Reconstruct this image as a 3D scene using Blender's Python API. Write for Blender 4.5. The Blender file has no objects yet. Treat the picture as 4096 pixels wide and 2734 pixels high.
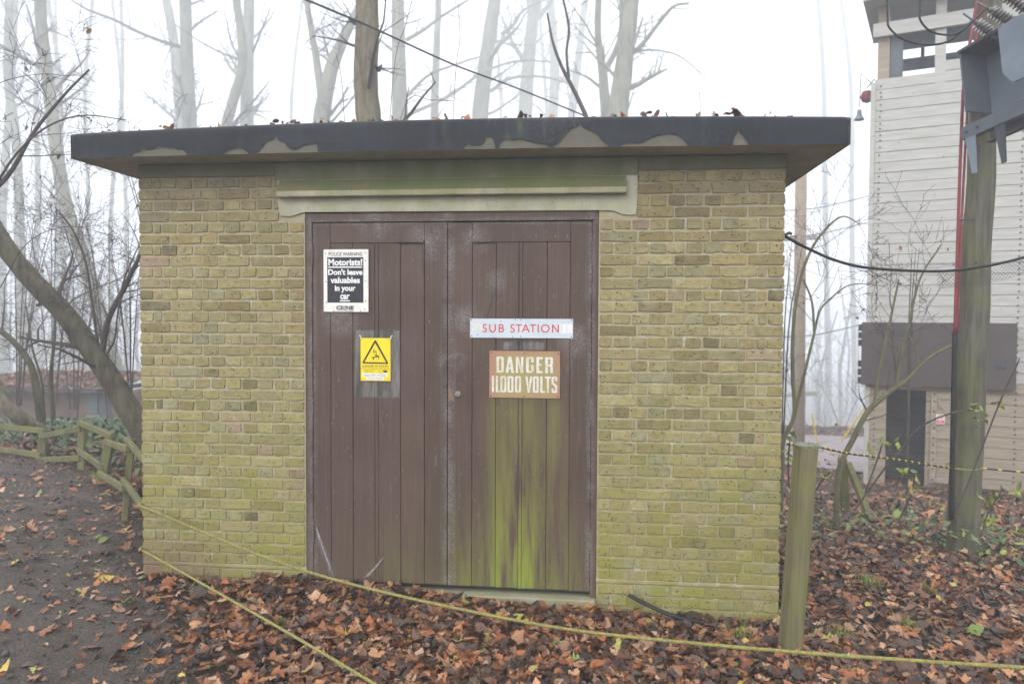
import bpy, math, random
import numpy as np
from mathutils import Vector, Matrix, noise
random.seed(7); RNG = np.random.default_rng(7)
SC = bpy.context.scene
COL = SC.collection

# ------------------------------------------------------------------ camera
F = 3084.34                                   # focal length in photo pixels (4096 wide)
CAM = np.array([-1.1682, -4.9489, 1.8774])
YAW, PITCH, ROLL = .1065, -.0338, .0044
_cy, _sy, _cp, _sp = math.cos(YAW), math.sin(YAW), math.cos(PITCH), math.sin(PITCH)
FW = np.array([-_sy*_cp, _cy*_cp, _sp]); _rt = np.array([_cy, _sy, 0.]); _up = np.cross(_rt, FW)
RT = math.cos(ROLL)*_rt + math.sin(ROLL)*_up; UP = -math.sin(ROLL)*_rt + math.cos(ROLL)*_up
cd = bpy.data.cameras.new('camera'); cam = bpy.data.objects.new('camera', cd); COL.objects.link(cam)
cd.sensor_width = 36.0; cd.lens = F/4096*36; cd.clip_end = 600; cd.clip_start = .05
cam.matrix_world = Matrix(((RT[0], UP[0], -FW[0], CAM[0]), (RT[1], UP[1], -FW[1], CAM[1]), (RT[2], UP[2], -FW[2], CAM[2]), (0, 0, 0, 1)))
cd.dof.use_dof = True; cd.dof.focus_distance = 5.0; cd.dof.aperture_fstop = 2.0
SC.camera = cam

# ------------------------------------------------------------------ light: thick white fog, no sun shadows
w = bpy.data.worlds.new('World'); SC.world = w; w.use_nodes = True
nt = w.node_tree; nt.nodes.clear()
out = nt.nodes.new('ShaderNodeOutputWorld'); add = nt.nodes.new('ShaderNodeAddShader')
sk = nt.nodes.new('ShaderNodeTexSky'); sk.sky_type = 'NISHITA'; sk.sun_disc = False
SUN_EL, SUN_AZ = math.radians(38), math.radians(200)
sk.sun_elevation = SUN_EL; sk.sun_rotation = SUN_AZ; sk.dust_density = 6; sk.air_density = 1
hs = nt.nodes.new('ShaderNodeHueSaturation'); hs.inputs['Saturation'].default_value = .25
b1 = nt.nodes.new('ShaderNodeBackground'); b1.inputs['Strength'].default_value = .05
b2 = nt.nodes.new('ShaderNodeBackground'); b2.inputs['Color'].default_value = (.875, .92, 1, 1); b2.inputs['Strength'].default_value = 1.0
nt.links.new(sk.outputs[0], hs.inputs['Color']); nt.links.new(hs.outputs[0], b1.inputs['Color'])
nt.links.new(b1.outputs[0], add.inputs[0]); nt.links.new(b2.outputs[0], add.inputs[1]); nt.links.new(add.outputs[0], out.inputs['Surface'])
sl = bpy.data.lights.new('sun', 'SUN'); sl.energy = .5; sl.angle = math.radians(40); sl.color = (1, .97, .92)
so = bpy.data.objects.new('sun', sl); COL.objects.link(so)
so.rotation_euler = (math.pi/2-SUN_EL, 0, math.pi-SUN_AZ)
so.location = (-2, -12, 14)
SC.view_settings.view_transform = 'Standard'; SC.view_settings.look = 'None'
SC.view_settings.gamma = 1; SC.view_settings.exposure = 1.05
cy = SC.cycles
cy.use_denoising = True; cy.max_bounces = 6; cy.diffuse_bounces = 2; cy.glossy_bounces = 2; cy.transmission_bounces = 3
cy.transparent_max_bounces = 8; cy.volume_bounces = 4; cy.caustics_reflective = False; cy.caustics_refractive = False
try: cy.denoiser = 'OPENIMAGEDENOISE'
except Exception: pass

# ------------------------------------------------------------------ small helpers
K = 4096/2349
def ray(px, py): return FW + RT*((px-2048)/F) + UP*((1367-py)/F)
def dp(x, y, D): return Vector(CAM + ray(x*K, y*K)*D)            # point of the place at camera depth D (survey of the photo)
def onY(px, py, Y=0.):
    d = ray(px, py); p = CAM + d*((Y-CAM[1])/d[1]); return p[0], p[2]
def sstep(a, b, x):
    t = np.clip((x-a)/(b-a), 0, 1); return t*t*(3-2*t)
def terrain(X, Y):
    X = np.asarray(X, float); Y = np.asarray(Y, float)
    z = -.035*(np.clip(X, -6, 2)+2.1)
    wr = sstep(-3.5, 0.3, X); y0 = 4.2 + (1.0-4.2)*wr
    t = np.maximum(0, Y-y0)
    z = z - 1.55*(1-np.exp(-(.135/1.55)*t*(1-np.exp(-t/1.2))))
    t2 = np.maximum(0, Y-18); z = z - 18*(1-np.exp(-(.26/18)*t2*(1-np.exp(-t2/6))))      # made-up valley drop: low sight lines cross more fog and look whiter
    z = z + .02*np.sin(X*1.7+.3*Y)*np.sin(Y*1.3+1) * sstep(0, 2, np.abs(Y)+np.maximum(0, X))
    return z
def tz(x, y): return float(terrain(x, y))

def empty(name, loc, label=None, cat=None, group=None):
    o = bpy.data.objects.new(name, None); o.location = loc; o.empty_display_size = .1; COL.objects.link(o)
    tag(o, label, cat, group); return o
def tag(o, label=None, cat=None, group=None, kind=None):
    if label: o['label'] = label
    if cat: o['category'] = cat
    if group: o['group'] = group
    if kind: o['kind'] = kind
    return o
def wloc(o):
    v = Vector((0, 0, 0))
    while o is not None: v = v + o.location; o = o.parent
    return v
def link(name, me, mat, parent=None, kind=None):
    o = bpy.data.objects.new(name, me); COL.objects.link(o)
    if mat: me.materials.append(mat)
    if parent is not None:
        o.parent = parent; o.matrix_parent_inverse = Matrix.Translation(-wloc(parent)) if parent.type == 'EMPTY' else Matrix.Identity(4)
        if parent.type != 'EMPTY': o.matrix_parent_inverse = Matrix.Identity(4)
    if kind: o['kind'] = kind
    return o

class MB:
    """collects verts/faces (world coordinates) and links them as one mesh"""
    def __init__(s): s.v = []; s.f = []; s.c = []; s.col = None
    def add(s, vs, fs):
        n = len(s.v); s.v += [tuple(v) for v in vs]; s.f += [tuple(i+n for i in f) for f in fs]
        if s.col is not None: s.c += [s.col]*len(vs)
        return s
    def box(s, a, b, M=None, j=0):
        x0, y0, z0 = a; x1, y1, z1 = b
        vs = [Vector((x, y, z)) for z in (z0, z1) for y in (y0, y1) for x in (x0, x1)]
        if j: vs = [v + Vector((random.uniform(-j, j), random.uniform(-j, j), random.uniform(-j, j))) for v in vs]
        if M is not None: vs = [M @ v for v in vs]
        return s.add(vs, [(0, 2, 3, 1), (4, 5, 7, 6), (0, 1, 5, 4), (2, 6, 7, 3), (0, 4, 6, 2), (1, 3, 7, 5)])
    def bbox(s, a, b, M=None, c=.004):
        """box with chamfered edges"""
        lo = Vector(a); hi = Vector(b); vs = []; idx = {}
        for sx in (0, 1):
            for sy in (0, 1):
                for sz in (0, 1):
                    p = [(lo, hi)[q][k] for k, q in enumerate((sx, sy, sz))]
                    for ax in range(3):
                        q = list(p)
                        for k in range(3):
                            if k != ax: q[k] += c if (sx, sy, sz)[k] == 0 else -c
                        idx[(sx, sy, sz, ax)] = len(vs); vs.append(Vector(q))
        fs = []
        for ax in range(3):
            o1, o2 = [k for k in range(3) if k != ax]
            for sd in (0, 1):
                ring = []
                for u, v in ((0, 0), (1, 0), (1, 1), (0, 1)):
                    t = [0, 0, 0]; t[ax] = sd; t[o1] = u; t[o2] = v; ring.append(idx[(*t, ax)])
                fs.append(tuple(ring))
            for u in (0, 1):
                for v in (0, 1):
                    t0 = [0, 0, 0]; t0[o1] = u; t0[o2] = v; t1 = list(t0); t1[ax] = 1
                    fs.append((idx[(*t0, o1)], idx[(*t1, o1)], idx[(*t1, o2)], idx[(*t0, o2)]))
        for sx in (0, 1):
            for sy in (0, 1):
                for sz in (0, 1): fs.append(tuple(idx[(sx, sy, sz, k)] for k in range(3)))
        if M is not None: vs = [M @ v for v in vs]
        return s.add(vs, fs)
    def tube(s, pts, rad, n=6, cap=True, jit=0.):
        pts = [Vector(p) for p in pts]; m = len(pts)
        if not hasattr(rad, '__len__'): rad = [rad]*m
        t = (pts[1]-pts[0]).normalized(); u = t.orthogonal().normalized(); vs = []
        for i, p in enumerate(pts):
            t2 = (pts[min(i+1, m-1)]-pts[max(i-1, 0)])
            if t2.length > 1e-9: t2.normalize(); q = t.rotation_difference(t2); u = q @ u; t = t2
            wv = t.cross(u)
            for k in range(n):
                a = 2*math.pi*k/n; r = rad[i]*(1+(random.uniform(-jit, jit) if jit else 0))
                vs.append(p + u*(math.cos(a)*r) + wv*(math.sin(a)*r))
        fs = [(i*n+k, i*n+(k+1) % n, (i+1)*n+(k+1) % n, (i+1)*n+k) for i in range(m-1) for k in range(n)]
        if cap: fs += [tuple(range(n-1, -1, -1)), tuple((m-1)*n+k for k in range(n))]
        return s.add(vs, fs)
    def poly(s, xz, y0, y1):
        """closed outline in x,z extruded from y0 (front) to y1"""
        n = len(xz); vs = [(x, y0, z) for x, z in xz]+[(x, y1, z) for x, z in xz]
        return s.add(vs, [tuple(range(n)), tuple(range(2*n-1, n-1, -1))]+[(k, n+k, n+(k+1) % n, (k+1) % n) for k in range(n)])
    def lathe(s, prof, M, n=12):
        vs = [M @ Vector((r*math.cos(2*math.pi*k/n), r*math.sin(2*math.pi*k/n), h)) for r, h in prof for k in range(n)]
        fs = [(i*n+k, i*n+(k+1) % n, (i+1)*n+(k+1) % n, (i+1)*n+k) for i in range(len(prof)-1) for k in range(n)]
        fs += [tuple(range(n-1, -1, -1)), tuple((len(prof)-1)*n+k for k in range(n))]
        return s.add(vs, fs)
    def build(s, name, mat, parent=None, kind=None, smooth=False):
        me = bpy.data.meshes.new(name); me.from_pydata(s.v, [], s.f)
        if s.c:
            a = me.color_attributes.new('tint', 'FLOAT_COLOR', 'POINT')
            a.data.foreach_set('color', np.array([(*c, 1) for c in s.c], 'f').ravel())
        me.update()
        if smooth: me.polygons.foreach_set('use_smooth', [True]*len(me.polygons))
        return link(name, me, mat, parent, kind)

def tris_mesh(name, V, T, colr=None, mat=None, kind=None, parent=None):
    me = bpy.data.meshes.new(name); n = len(V); m = len(T)
    me.vertices.add(n); me.vertices.foreach_set('co', np.ascontiguousarray(V, 'f').ravel())
    me.loops.add(m*3); me.loops.foreach_set('vertex_index', np.ascontiguousarray(T, 'i').ravel())
    me.polygons.add(m); me.polygons.foreach_set('loop_start', np.arange(0, m*3, 3, dtype='i'))
    if colr is not None:
        a = me.color_attributes.new('tint', 'FLOAT_COLOR', 'POINT')
        a.data.foreach_set('color', np.c_[colr, np.ones(n)].astype('f').ravel())
    me.update(calc_edges=True); me.validate()
    return link(name, me, mat, parent, kind)

# ------------------------------------------------------------------ materials
class NB:
    def __init__(s, name, rough=.8, spec=.3):
        s.m = bpy.data.materials.new(name); s.m.use_nodes = True; s.t = s.m.node_tree
        s.b = s.t.nodes['Principled BSDF']; s.b.inputs['Roughness'].default_value = rough
        s.b.inputs['Specular IOR Level'].default_value = spec
    def n(s, ty, ins=None, **kw):
        nd = s.t.nodes.new(ty)
        for k, v in kw.items(): setattr(nd, k, v)
        for k, v in (ins or {}).items(): s.put(nd.inputs[k], v)
        return nd
    def put(s, sock, v):
        if hasattr(v, 'links') or isinstance(v, bpy.types.NodeSocket): s.t.links.new(v, sock)
        elif isinstance(v, (tuple, list)) and len(v) == 3 and sock.type == 'RGBA': sock.default_value = (*v, 1)
        else: sock.default_value = v
    def pos(s): return s.n('ShaderNodeNewGeometry').outputs['Position']
    def mapv(s, vec, scale=(1, 1, 1), loc=(0, 0, 0)): return s.n('ShaderNodeMapping', {'Vector': vec, 'Scale': scale, 'Location': loc}).outputs[0]
    def noise(s, vec, scale, detail=4, rough=.55): return s.n('ShaderNodeTexNoise', {'Vector': vec, 'Scale': scale, 'Detail': detail, 'Roughness': rough}).outputs['Fac']
    def vor(s, vec, scale, feature='F1'): return s.n('ShaderNodeTexVoronoi', {'Vector': vec, 'Scale': scale}, feature=feature).outputs['Distance']
    def ramp(s, f, a, b, lo=0., hi=1.): return s.n('ShaderNodeMapRange', {'Value': f, 'From Min': a, 'From Max': b, 'To Min': lo, 'To Max': hi}).outputs[0]
    def mix(s, f, a, b, mode='MIX'):
        nd = s.n('ShaderNodeMix', data_type='RGBA', blend_type=mode)
        s.put(nd.inputs[0], f); s.put(nd.inputs[6], a); s.put(nd.inputs[7], b); return nd.outputs[2]
    def math(s, op, a, b=0., clamp=False):
        nd = s.n('ShaderNodeMath', operation=op, use_clamp=clamp); s.put(nd.inputs[0], a); s.put(nd.inputs[1], b); return nd.outputs[0]
    def xyz(s, v):
        o = s.n('ShaderNodeSeparateXYZ', {0: v}).outputs; return o[0], o[1], o[2]
    def attr(s): return s.n('ShaderNodeAttribute', attribute_name='tint').outputs['Color']
    def box(s, v, a, b, soft):
        """1 inside [a,b], soft edges"""
        return s.math('MULTIPLY', s.ramp(v, a-soft, a+soft), s.ramp(v, b-soft, b+soft, 1, 0))
    def bump(s, h, dist=.01, st=.5): s.t.links.new(s.n('ShaderNodeBump', {'Height': h, 'Distance': dist, 'Strength': st}).outputs[0], s.b.inputs['Normal'])
    def out(s, col, rough=None):
        s.put(s.b.inputs['Base Color'], col)
        if rough is not None: s.put(s.b.inputs['Roughness'], rough)
        return s.m
def plain(name, col, rough=.6, var=.15, scale=20, spec=.3, metal=0., bump=0.):
    b = NB(name, rough, spec); p = b.pos(); n = b.noise(p, scale, 5)
    b.b.inputs['Metallic'].default_value = metal
    if bump: b.bump(n, bump)
    return b.out(b.mix(b.ramp(n, .3, .7), tuple(c*(1-var) for c in col), tuple(min(1, c*(1+var)) for c in col)))

def m_brick():
    b = NB('stock_brick', .9, .15); p = b.pos(); x, y, z = b.xyz(p)
    base = b.attr()
    blot = b.noise(p, 28, 5, .6); base = b.mix(b.ramp(blot, .35, .65), base, b.mix(1., base, (.66, .62, .56), 'MULTIPLY'))
    base = b.mix(b.ramp(b.noise(p, 9, 3), .52, .72, 0, .5), base, (.33, .31, .20)); base = b.mix(b.ramp(b.noise(p, 22, 4, .7), .58, .74, 0, .6), base, (.12, .10, .065))
    # algae film: stronger low on the wall; darker brown towards the frieze
    low = b.ramp(z, .1, 1.6, 1, 0)
    al = b.math('MULTIPLY', b.ramp(b.noise(p, 5, 4), .3, .68), b.math('ADD', b.math('MULTIPLY', low, .95), .27), True)
    base = b.mix(al, base, (.235, .222, .054))
    brn = b.math('MULTIPLY', b.ramp(z, 1.2, 2.5), b.ramp(b.noise(p, 13, 4), .4, .65, 0, .55)); base = b.mix(brn, base, (.235, .165, .075))
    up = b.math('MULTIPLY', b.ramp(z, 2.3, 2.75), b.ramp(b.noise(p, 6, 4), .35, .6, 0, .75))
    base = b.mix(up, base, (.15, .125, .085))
    mud = b.math('MULTIPLY', b.math('MULTIPLY', b.ramp(x, -3.5, -4.1), b.ramp(z, .42, .16)), b.ramp(b.noise(p, 7, 4), .25, .5))
    base = b.mix(mud, base, (.19, .13, .085))
    pits = b.vor(p, 46); pm = b.math('MULTIPLY', b.ramp(pits, .16, .26, 1, 0), b.ramp(b.noise(p, 17, 2), .44, .52))
    base = b.mix(b.math('MULTIPLY', pm, .85), base, (.03, .028, .022))
    lich = b.math('MULTIPLY', b.ramp(b.vor(p, 7), .05, .09, 1, 0), b.ramp(b.noise(p, 60, 3), .45, .6))
    base = b.mix(b.math('MULTIPLY', lich, .6), base, (.5, .52, .5))
    g = b.noise(p, 130, 4, .7); h = b.math('SUBTRACT', b.math('MULTIPLY', g, .4), pm); h = b.math('ADD', h, b.noise(b.mapv(p, (12, 12, 60)), 1, 3))
    b.bump(h, .006, .6); return b.out(base)
def m_mortar():
    b = NB('sandy_mortar', .95, .1); p = b.pos(); x, y, z = b.xyz(p)
    c = b.mix(b.ramp(b.noise(p, 220, 3, .7), .35, .68), (.28, .225, .13), (.53, .45, .29))
    c = b.mix(b.ramp(b.noise(p, 4, 4), .35, .7, 0, .6), c, (.33, .32, .24))
    low = b.math('MULTIPLY', b.ramp(z, .0, 1.4, 1, 0), b.ramp(b.noise(p, 8, 3), .28, .6, 0, .85)); c = b.mix(low, c, (.25, .232, .062))
    wh = b.math('MULTIPLY', b.ramp(b.noise(p, 14, 4), .58, .7), .6); c = b.mix(wh, c, (.5, .52, .45))
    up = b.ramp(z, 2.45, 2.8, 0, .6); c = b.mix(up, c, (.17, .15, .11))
    mud = b.math('MULTIPLY', b.math('MULTIPLY', b.ramp(x, -3.5, -4.1), b.ramp(z, .42, .16)), b.ramp(b.noise(p, 7, 4), .25, .5)); c = b.mix(mud, c, (.22, .15, .10))
    b.bump(b.noise(p, 180, 4, .7), .006, .8); return b.out(c)
def m_concrete(name, base, green, gfac, dark=0.):
    b = NB(name, .92, .15); p = b.pos(); x, y, z = b.xyz(p); n = b.noise(p, 6, 6, .6)
    c = b.mix(b.ramp(n, .3, .7), tuple(v*.72 for v in base), base)
    st = b.noise(b.mapv(p, (5, 5, 1.2)), 1, 5); c = b.mix(b.math('MULTIPLY', b.ramp(st, .35, .6), gfac), c, green)
    sp = b.math('MULTIPLY', b.ramp(b.vor(p, 34), .08, .16, 1, 0), b.ramp(b.noise(p, 9, 2), .5, .62)); c = b.mix(b.math('MULTIPLY', sp, .8), c, (.05, .05, .04))
    c = b.mix(b.ramp(b.noise(p, 30, 4, .7), .55, .75, 0, .35), c, (.1, .1, .075))
    b.bump(b.noise(p, 90, 5, .65), .004, .5); return b.out(c)
def m_door():
    b = NB('brown_door_paint', .62, .3); p = b.pos(); x, y, z = b.xyz(p)
    grain = b.noise(b.mapv(p, (70, 70, 2.2)), 1, 5, .6)
    tone = b.noise(p, 2.2, 4)
    c = b.mix(b.ramp(tone, .35, .65), (.070, .042, .030), (.094, .059, .043))
    rnd = b.n('ShaderNodeObjectInfo').outputs['Random']; c = b.mix(b.ramp(rnd, 0, 1, 0, .35), c, b.mix(1., c, (.62, .60, .60), 'MULTIPLY'))
    c = b.mix(b.ramp(grain, .5, .72, 0, .5), c, (.125, .092, .075)); c = b.mix(b.ramp(b.noise(b.mapv(p, (120, 120, 5)), 1, 4, .7), .58, .70, 0, .55), c, (.035, .024, .018))
    sc_ = b.math('MULTIPLY', b.ramp(b.noise(b.mapv(p, (210, 210, 22)), 1, 2), .69, .73), b.ramp(b.noise(p, 6, 3), .42, .55)); c = b.mix(b.math('MULTIPLY', sc_, .75), c, (.33, .30, .28))
    c = b.mix(b.math('MULTIPLY', b.ramp(z, .75, .1), b.ramp(x, -2.1, -2.9, .2, .75)), c, (.105, .072, .052))
    # algae below the voltage plate, running down the boards
    streak = b.noise(b.mapv(p, (17, 17, 1.5)), 1, 5, .62); fine = b.noise(b.mapv(p, (90, 90, 3)), 1, 4, .7)
    reg = b.math('MULTIPLY', b.box(x, -1.86, -1.36, .06), b.ramp(z, 1.40, 1.28))
    reg2 = b.math('MULTIPLY', b.box(x, -2.13, -1.25, .12), b.ramp(z, .85, .10))
    reg3 = b.math('MULTIPLY', b.box(x, -2.62, -2.25, .08), b.ramp(z, .55, .15, 0, .6))
    g = b.math('MAXIMUM', b.math('MAXIMUM', reg, reg2), reg3)
    g = b.math('MULTIPLY', g, b.ramp(b.math('ADD', streak, b.math('MULTIPLY', b.math('SUBTRACT', fine, .5), .35)), .36, .58), True)
    wet = b.math('MULTIPLY', b.box(x, -1.83, -1.52, .05), b.ramp(z, 1.0, .3))
    g2 = b.math('MULTIPLY', g, b.math('ADD', .42, b.math('MULTIPLY', wet, .45)))
    c = b.mix(g2, c, b.mix(b.ramp(z, .7, .15), (.19, .19, .035), (.22, .26, .03)))
    # old cobweb dust caught along stiles and corners
    def near(v, a, s): return b.ramp(b.math('ABSOLUTE', b.math('SUBTRACT', v, a)), 0., s, 1, 0)
    dn = b.noise(p, 150, 5, .85); dl = b.noise(p, 7, 5, .65)
    edge = b.math('MAXIMUM', b.math('MAXIMUM', near(x, -2.118, .055), near(x, -3.04, .04)), b.math('MAXIMUM', near(x, -1.19, .035), near(z, 2.49, .03)))
    def spot(cx, cz, r):
        dx = b.math('SUBTRACT', x, cx); dz = b.math('SUBTRACT', z, cz); d = b.math('SQRT', b.math('ADD', b.math('MULTIPLY', dx, dx), b.math('MULTIPLY', dz, dz))); return b.ramp(d, 0, r, 1.3, 0)
    for q in ((-2.26, 2.37, .16), (-1.95, 2.37, .13), (-1.80, 2.10, .09), (-2.0, 1.86, .12), (-1.3, 1.72, .13), (-2.85, 1.86, .16), (-2.1, 1.6, .12), (-2.6, 2.49, .15)):
        edge = b.math('MAXIMUM', edge, spot(*q))
    dust = b.math('MULTIPLY', b.math('MULTIPLY', edge, b.ramp(dl, .36, .60)), b.ramp(dn, .46, .62), True)
    c = b.mix(b.math('MULTIPLY', dust, .7), c, (.44, .44, .46))
    fl = b.math('MULTIPLY', b.ramp(b.noise(b.mapv(p, (160, 160, 16)), 1, 2), .72, .78), b.ramp(z, 1.3, .6)); c = b.mix(b.math('MULTIPLY', fl, .7), c, (.3, .25, .21))
    # bare weathered wood where older plates came off
    ed = b.math('MULTIPLY', b.math('SUBTRACT', b.noise(b.mapv(p, (60, 60, 9)), 1, 3), .5), .03)
    xe = b.math('ADD', x, ed); ze = b.math('ADD', z, ed)
    pa = b.math('MULTIPLY', b.box(xe, -2.749, -2.447, .003), b.box(ze, 1.333, 1.778, .004))
    pb = b.math('MULTIPLY', b.box(xe, -1.771, -1.491, .003), b.box(ze, 1.66, 1.709, .004))
    bare = b.math('MAXIMUM', pa, pb); wg = b.noise(b.mapv(p, (22, 22, 3.5)), 1, 5, .65)
    wood = b.mix(b.ramp(wg, .36, .66), (.045, .043, .043), (.19, .17, .15))
    c = b.mix(bare, c, wood)
    b.bump(b.math('ADD', b.math('MULTIPLY', grain, .7), b.math('MULTIPLY', dust, .5)), .0025, .6); return b.out(c, b.ramp(g2, 0, 1, .58, .8))
def m_felt():
    b = NB('bitumen_felt', .5, .16); p = b.pos(); x, y, z = b.xyz(p)
    n = b.noise(b.mapv(p, (2, 2, 4)), 1, 5); c = b.mix(b.ramp(n, .3, .7), (.010, .012, .016), (.022, .025, .031))
    c = b.mix(b.ramp(b.noise(b.mapv(p, (14, 14, 2)), 1, 4), .55, .75, 0, .25), c, (.07, .078, .088))
    al = b.math('MULTIPLY', b.box(x, -2.0, -1.25, .25), b.ramp(b.noise(b.mapv(p, (16, 16, 5)), 1, 4), .5, .7, 0, .55)); c = b.mix(al, c, (.11, .115, .06))
    rust = b.math('MULTIPLY', b.box(x, -1.55, -1.2, .12), b.ramp(b.noise(p, 60, 3), .55, .68, 0, .5)); c = b.mix(rust, c, (.13, .09, .07))
    b.bump(b.noise(p, 14, 6, .65), .008, .5); return b.out(c)
def m_bark(name, a, bcol, green=0., gcol=(.2, .22, .06), sc=16):
    b = NB(name, .95, .1); p = b.pos()
    n = b.noise(b.mapv(p, (sc, sc, sc*.2)), 1, 6, .65); c = b.mix(b.ramp(n, .35, .65), a, bcol)
    if green: c = b.mix(b.math('MULTIPLY', b.ramp(b.noise(p, 2.6, 4), .35, .62), green), c, gcol)
    b.bump(n, .03, .8); return b.out(c)
def m_timber(name, a, bcol, gcol=(.2, .21, .06), green=.5, axis=2, sc=40):
    b = NB(name, .9, .15); p = b.n('ShaderNodeTexCoord').outputs['Object']; s = [sc]*3; s[axis] = 2.
    g = b.noise(b.mapv(p, tuple(s)), 1, 5, .6); c = b.mix(b.ramp(g, .35, .65), a, bcol)
    c = b.mix(b.math('MULTIPLY', b.ramp(b.noise(b.pos(), 4.5, 5), .35, .65), green), c, gcol)
    k = b.math('MULTIPLY', b.ramp(b.vor(b.pos(), 5), .04, .08, 1, 0), .7); c = b.mix(k, c, tuple(v*.3 for v in a))
    b.bump(g, .004, .6); return b.out(c)
def m_leaf(name, rough, trans=False):
    b = NB(name, rough, .4); p = b.pos(); c = b.attr()
    c = b.mix(b.ramp(b.noise(p, 75, 4, .7), .35, .7, 0, .6), c, b.mix(1., c, (.5, .45, .42), 'MULTIPLY'))
    b.bump(b.noise(p, 160, 3), .003, .5); return b.out(c)
def m_soil():
    b = NB('wet_soil', .9, .25); p = b.pos(); n = b.noise(p, 11, 6, .65)
    c = b.mix(b.ramp(n, .3, .7), (.030, .022, .016), (.075, .052, .037)); c = b.mix(b.ramp(b.noise(p, 90, 4, .7), .5, .72, 0, .7), c, (.13, .085, .055))
    b.bump(b.noise(p, 45, 6, .7), .03, .9); return b.out(c)
def m_gravel():
    b = NB('cinder_gravel', .85, .3); p = b.pos(); v = b.vor(p, 60); n = b.noise(p, 5, 5)
    c = b.mix(b.ramp(n, .3, .7), (.044, .033, .025), (.100, .077, .061)); c = b.mix(b.ramp(b.noise(p, 70, 5, .8), .47, .66, 0, .75), c, (.165, .138, .115)); c = b.mix(b.ramp(b.noise(p, 38, 5, .8), .56, .66, 0, .8), c, (.022, .018, .016))
    b.bump(b.math('ADD', b.noise(p, 70, 6, .75), b.math('MULTIPLY', v, .6)), .02, .9); return b.out(c, b.ramp(b.noise(p, 3, 3), .3, .7, .95, .6))

M = dict(
    brick=m_brick(), mortar=m_mortar(), door=m_door(), felt=m_felt(),
    slab=m_concrete('roof_concrete', (.42, .39, .28), (.27, .26, .15), .5),  # slab underside paled in colour to make up for little bounced light
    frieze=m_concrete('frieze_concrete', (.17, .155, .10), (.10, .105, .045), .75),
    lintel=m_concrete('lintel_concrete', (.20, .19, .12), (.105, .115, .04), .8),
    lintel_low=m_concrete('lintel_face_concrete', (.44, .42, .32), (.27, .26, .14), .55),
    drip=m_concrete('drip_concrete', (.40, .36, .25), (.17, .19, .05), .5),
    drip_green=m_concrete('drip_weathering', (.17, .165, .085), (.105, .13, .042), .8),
    sill=m_concrete('sill_concrete', (.32, .28, .20), (.22, .24, .10), .5),
    white_enamel=None, soil=m_soil(), gravel=m_gravel(),
    leaf=m_leaf('dead_leaf', .55), green_leaf=m_leaf('green_leaf', .45),
    bark_dark=m_bark('dark_bark', (.032, .027, .021), (.115, .097, .073), .3, (.12, .125, .05)),
    bark_brown=m_bark('brown_bark', (.075, .058, .042), (.21, .175, .13), .15),
    bark_pale=m_bark('pale_bark', (.10, .095, .07), (.25, .235, .175), .4, (.20, .215, .11), 4),
    bark_twig=m_bark('twig_bark', (.055, .045, .042), (.11, .09, .08), 0, sc=30),
    bark_moss=m_bark('mossy_bark', (.10, .09, .055), (.18, .165, .10), .5, (.16, .175, .065), 25),
    timber=m_timber('mossy_timber', (.085, .08, .046), (.17, .155, .09), (.175, .185, .05), .65),
    post=m_timber('treated_post', (.10, .09, .05), (.18, .16, .09), (.165, .17, .045), .5),
    plank=m_timber('grey_plank', (.38, .365, .34), (.48, .465, .44), (.36, .36, .29), .3, axis=0, sc=25),
    plank_brown=m_timber('bare_plank', (.27, .215, .16), (.36, .295, .225), (.27, .25, .18), .2, axis=0, sc=25),
    pole=m_timber('weathered_pole', (.06, .053, .044), (.145, .13, .11), (.12, .135, .035), .5, sc=22),
    dark_panel=plain('dark_brown_panel', (.065, .05, .045), .7, .15, 3),
    black=plain('black_plastic', (.012, .012, .013), .5, .2), bolt=plain('rusty_bolt', (.06, .055, .055), .6),
    steel=plain('galvanised_steel', (.135, .162, .195), .5, .2, 4, .4), steel_dark=plain('dark_steel', (.075, .087, .104), .55, .2, 5, .35),
    steel_deep=plain('deep_steel', (.042, .046, .052), .6, .2, 5),
    ceramic=plain('brown_insulator', (.075, .055, .05), .25, .2, 9, .6), red=plain('red_conduit', (.19, .03, .034), .5, .2, 6),
    rope=plain('yellow_rope', (.245, .225, .07), .9, .35, 60, bump=.004), green_cord=plain('green_cord', (.22, .28, .07), .8),
    yellow=plain('yellow_plastic', (.62, .46, .03), .5, .1), chrome=plain('lock_metal', (.25, .23, .21), .4, .2, 50, .5, .7),
    web=None, white=plain('white_paint', (.72, .72, .70), .5, .06), roofgreen=plain('pale_green_metal', (.32, .46, .38), .6),
    far_brick=plain('old_red_brick', (.13, .092, .075), .9, .35, 2.5), tarp=plain('red_paving', (.27, .225, .225), .9, .15, 2),
    inkblack=plain('sign_black', (.018, .02, .024), .35, .3, 30), ink=plain('printed_ink', (.03, .03, .028), .6, .1),
    signred=plain('sign_red', (.55, .06, .055), .5, .12, 60), signyellow=plain('sign_yellow', (.78, .60, .018), .45, .04, 5),
    letterwhite=None, grass=plain('grass_blade', (.16, .24, .04), .6, .3, 8), glassy=plain('dim_window', (.10, .14, .14), .2, .2, 2, .5),
    blue_panel=plain('far_door', (.09, .10, .115), .7, .2, 3), dry=plain('dry_twig', (.17, .11, .07), .9, .3, 20),
)
def m_enamel():
    b = NB('white_enamel', .35, .4); p = b.pos(); n = b.noise(p, 18, 5, .65)
    c = b.mix(b.ramp(n, .5, .75, 0, .8), (.74, .73, .68), (.58, .49, .36)); c = b.mix(b.ramp(b.noise(p, 45, 4, .7), .66, .74, 0, .85), c, (.33, .15, .05))
    return b.out(c)
def m_letter():
    b = NB('worn_white_letters', .6, .2); p = b.pos(); c = b.mix(b.ramp(b.noise(p, 22, 5, .6), .45, .68, 0, .8), (.64, .62, .54), (.46, .42, .24))
    return b.out(c)
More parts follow.
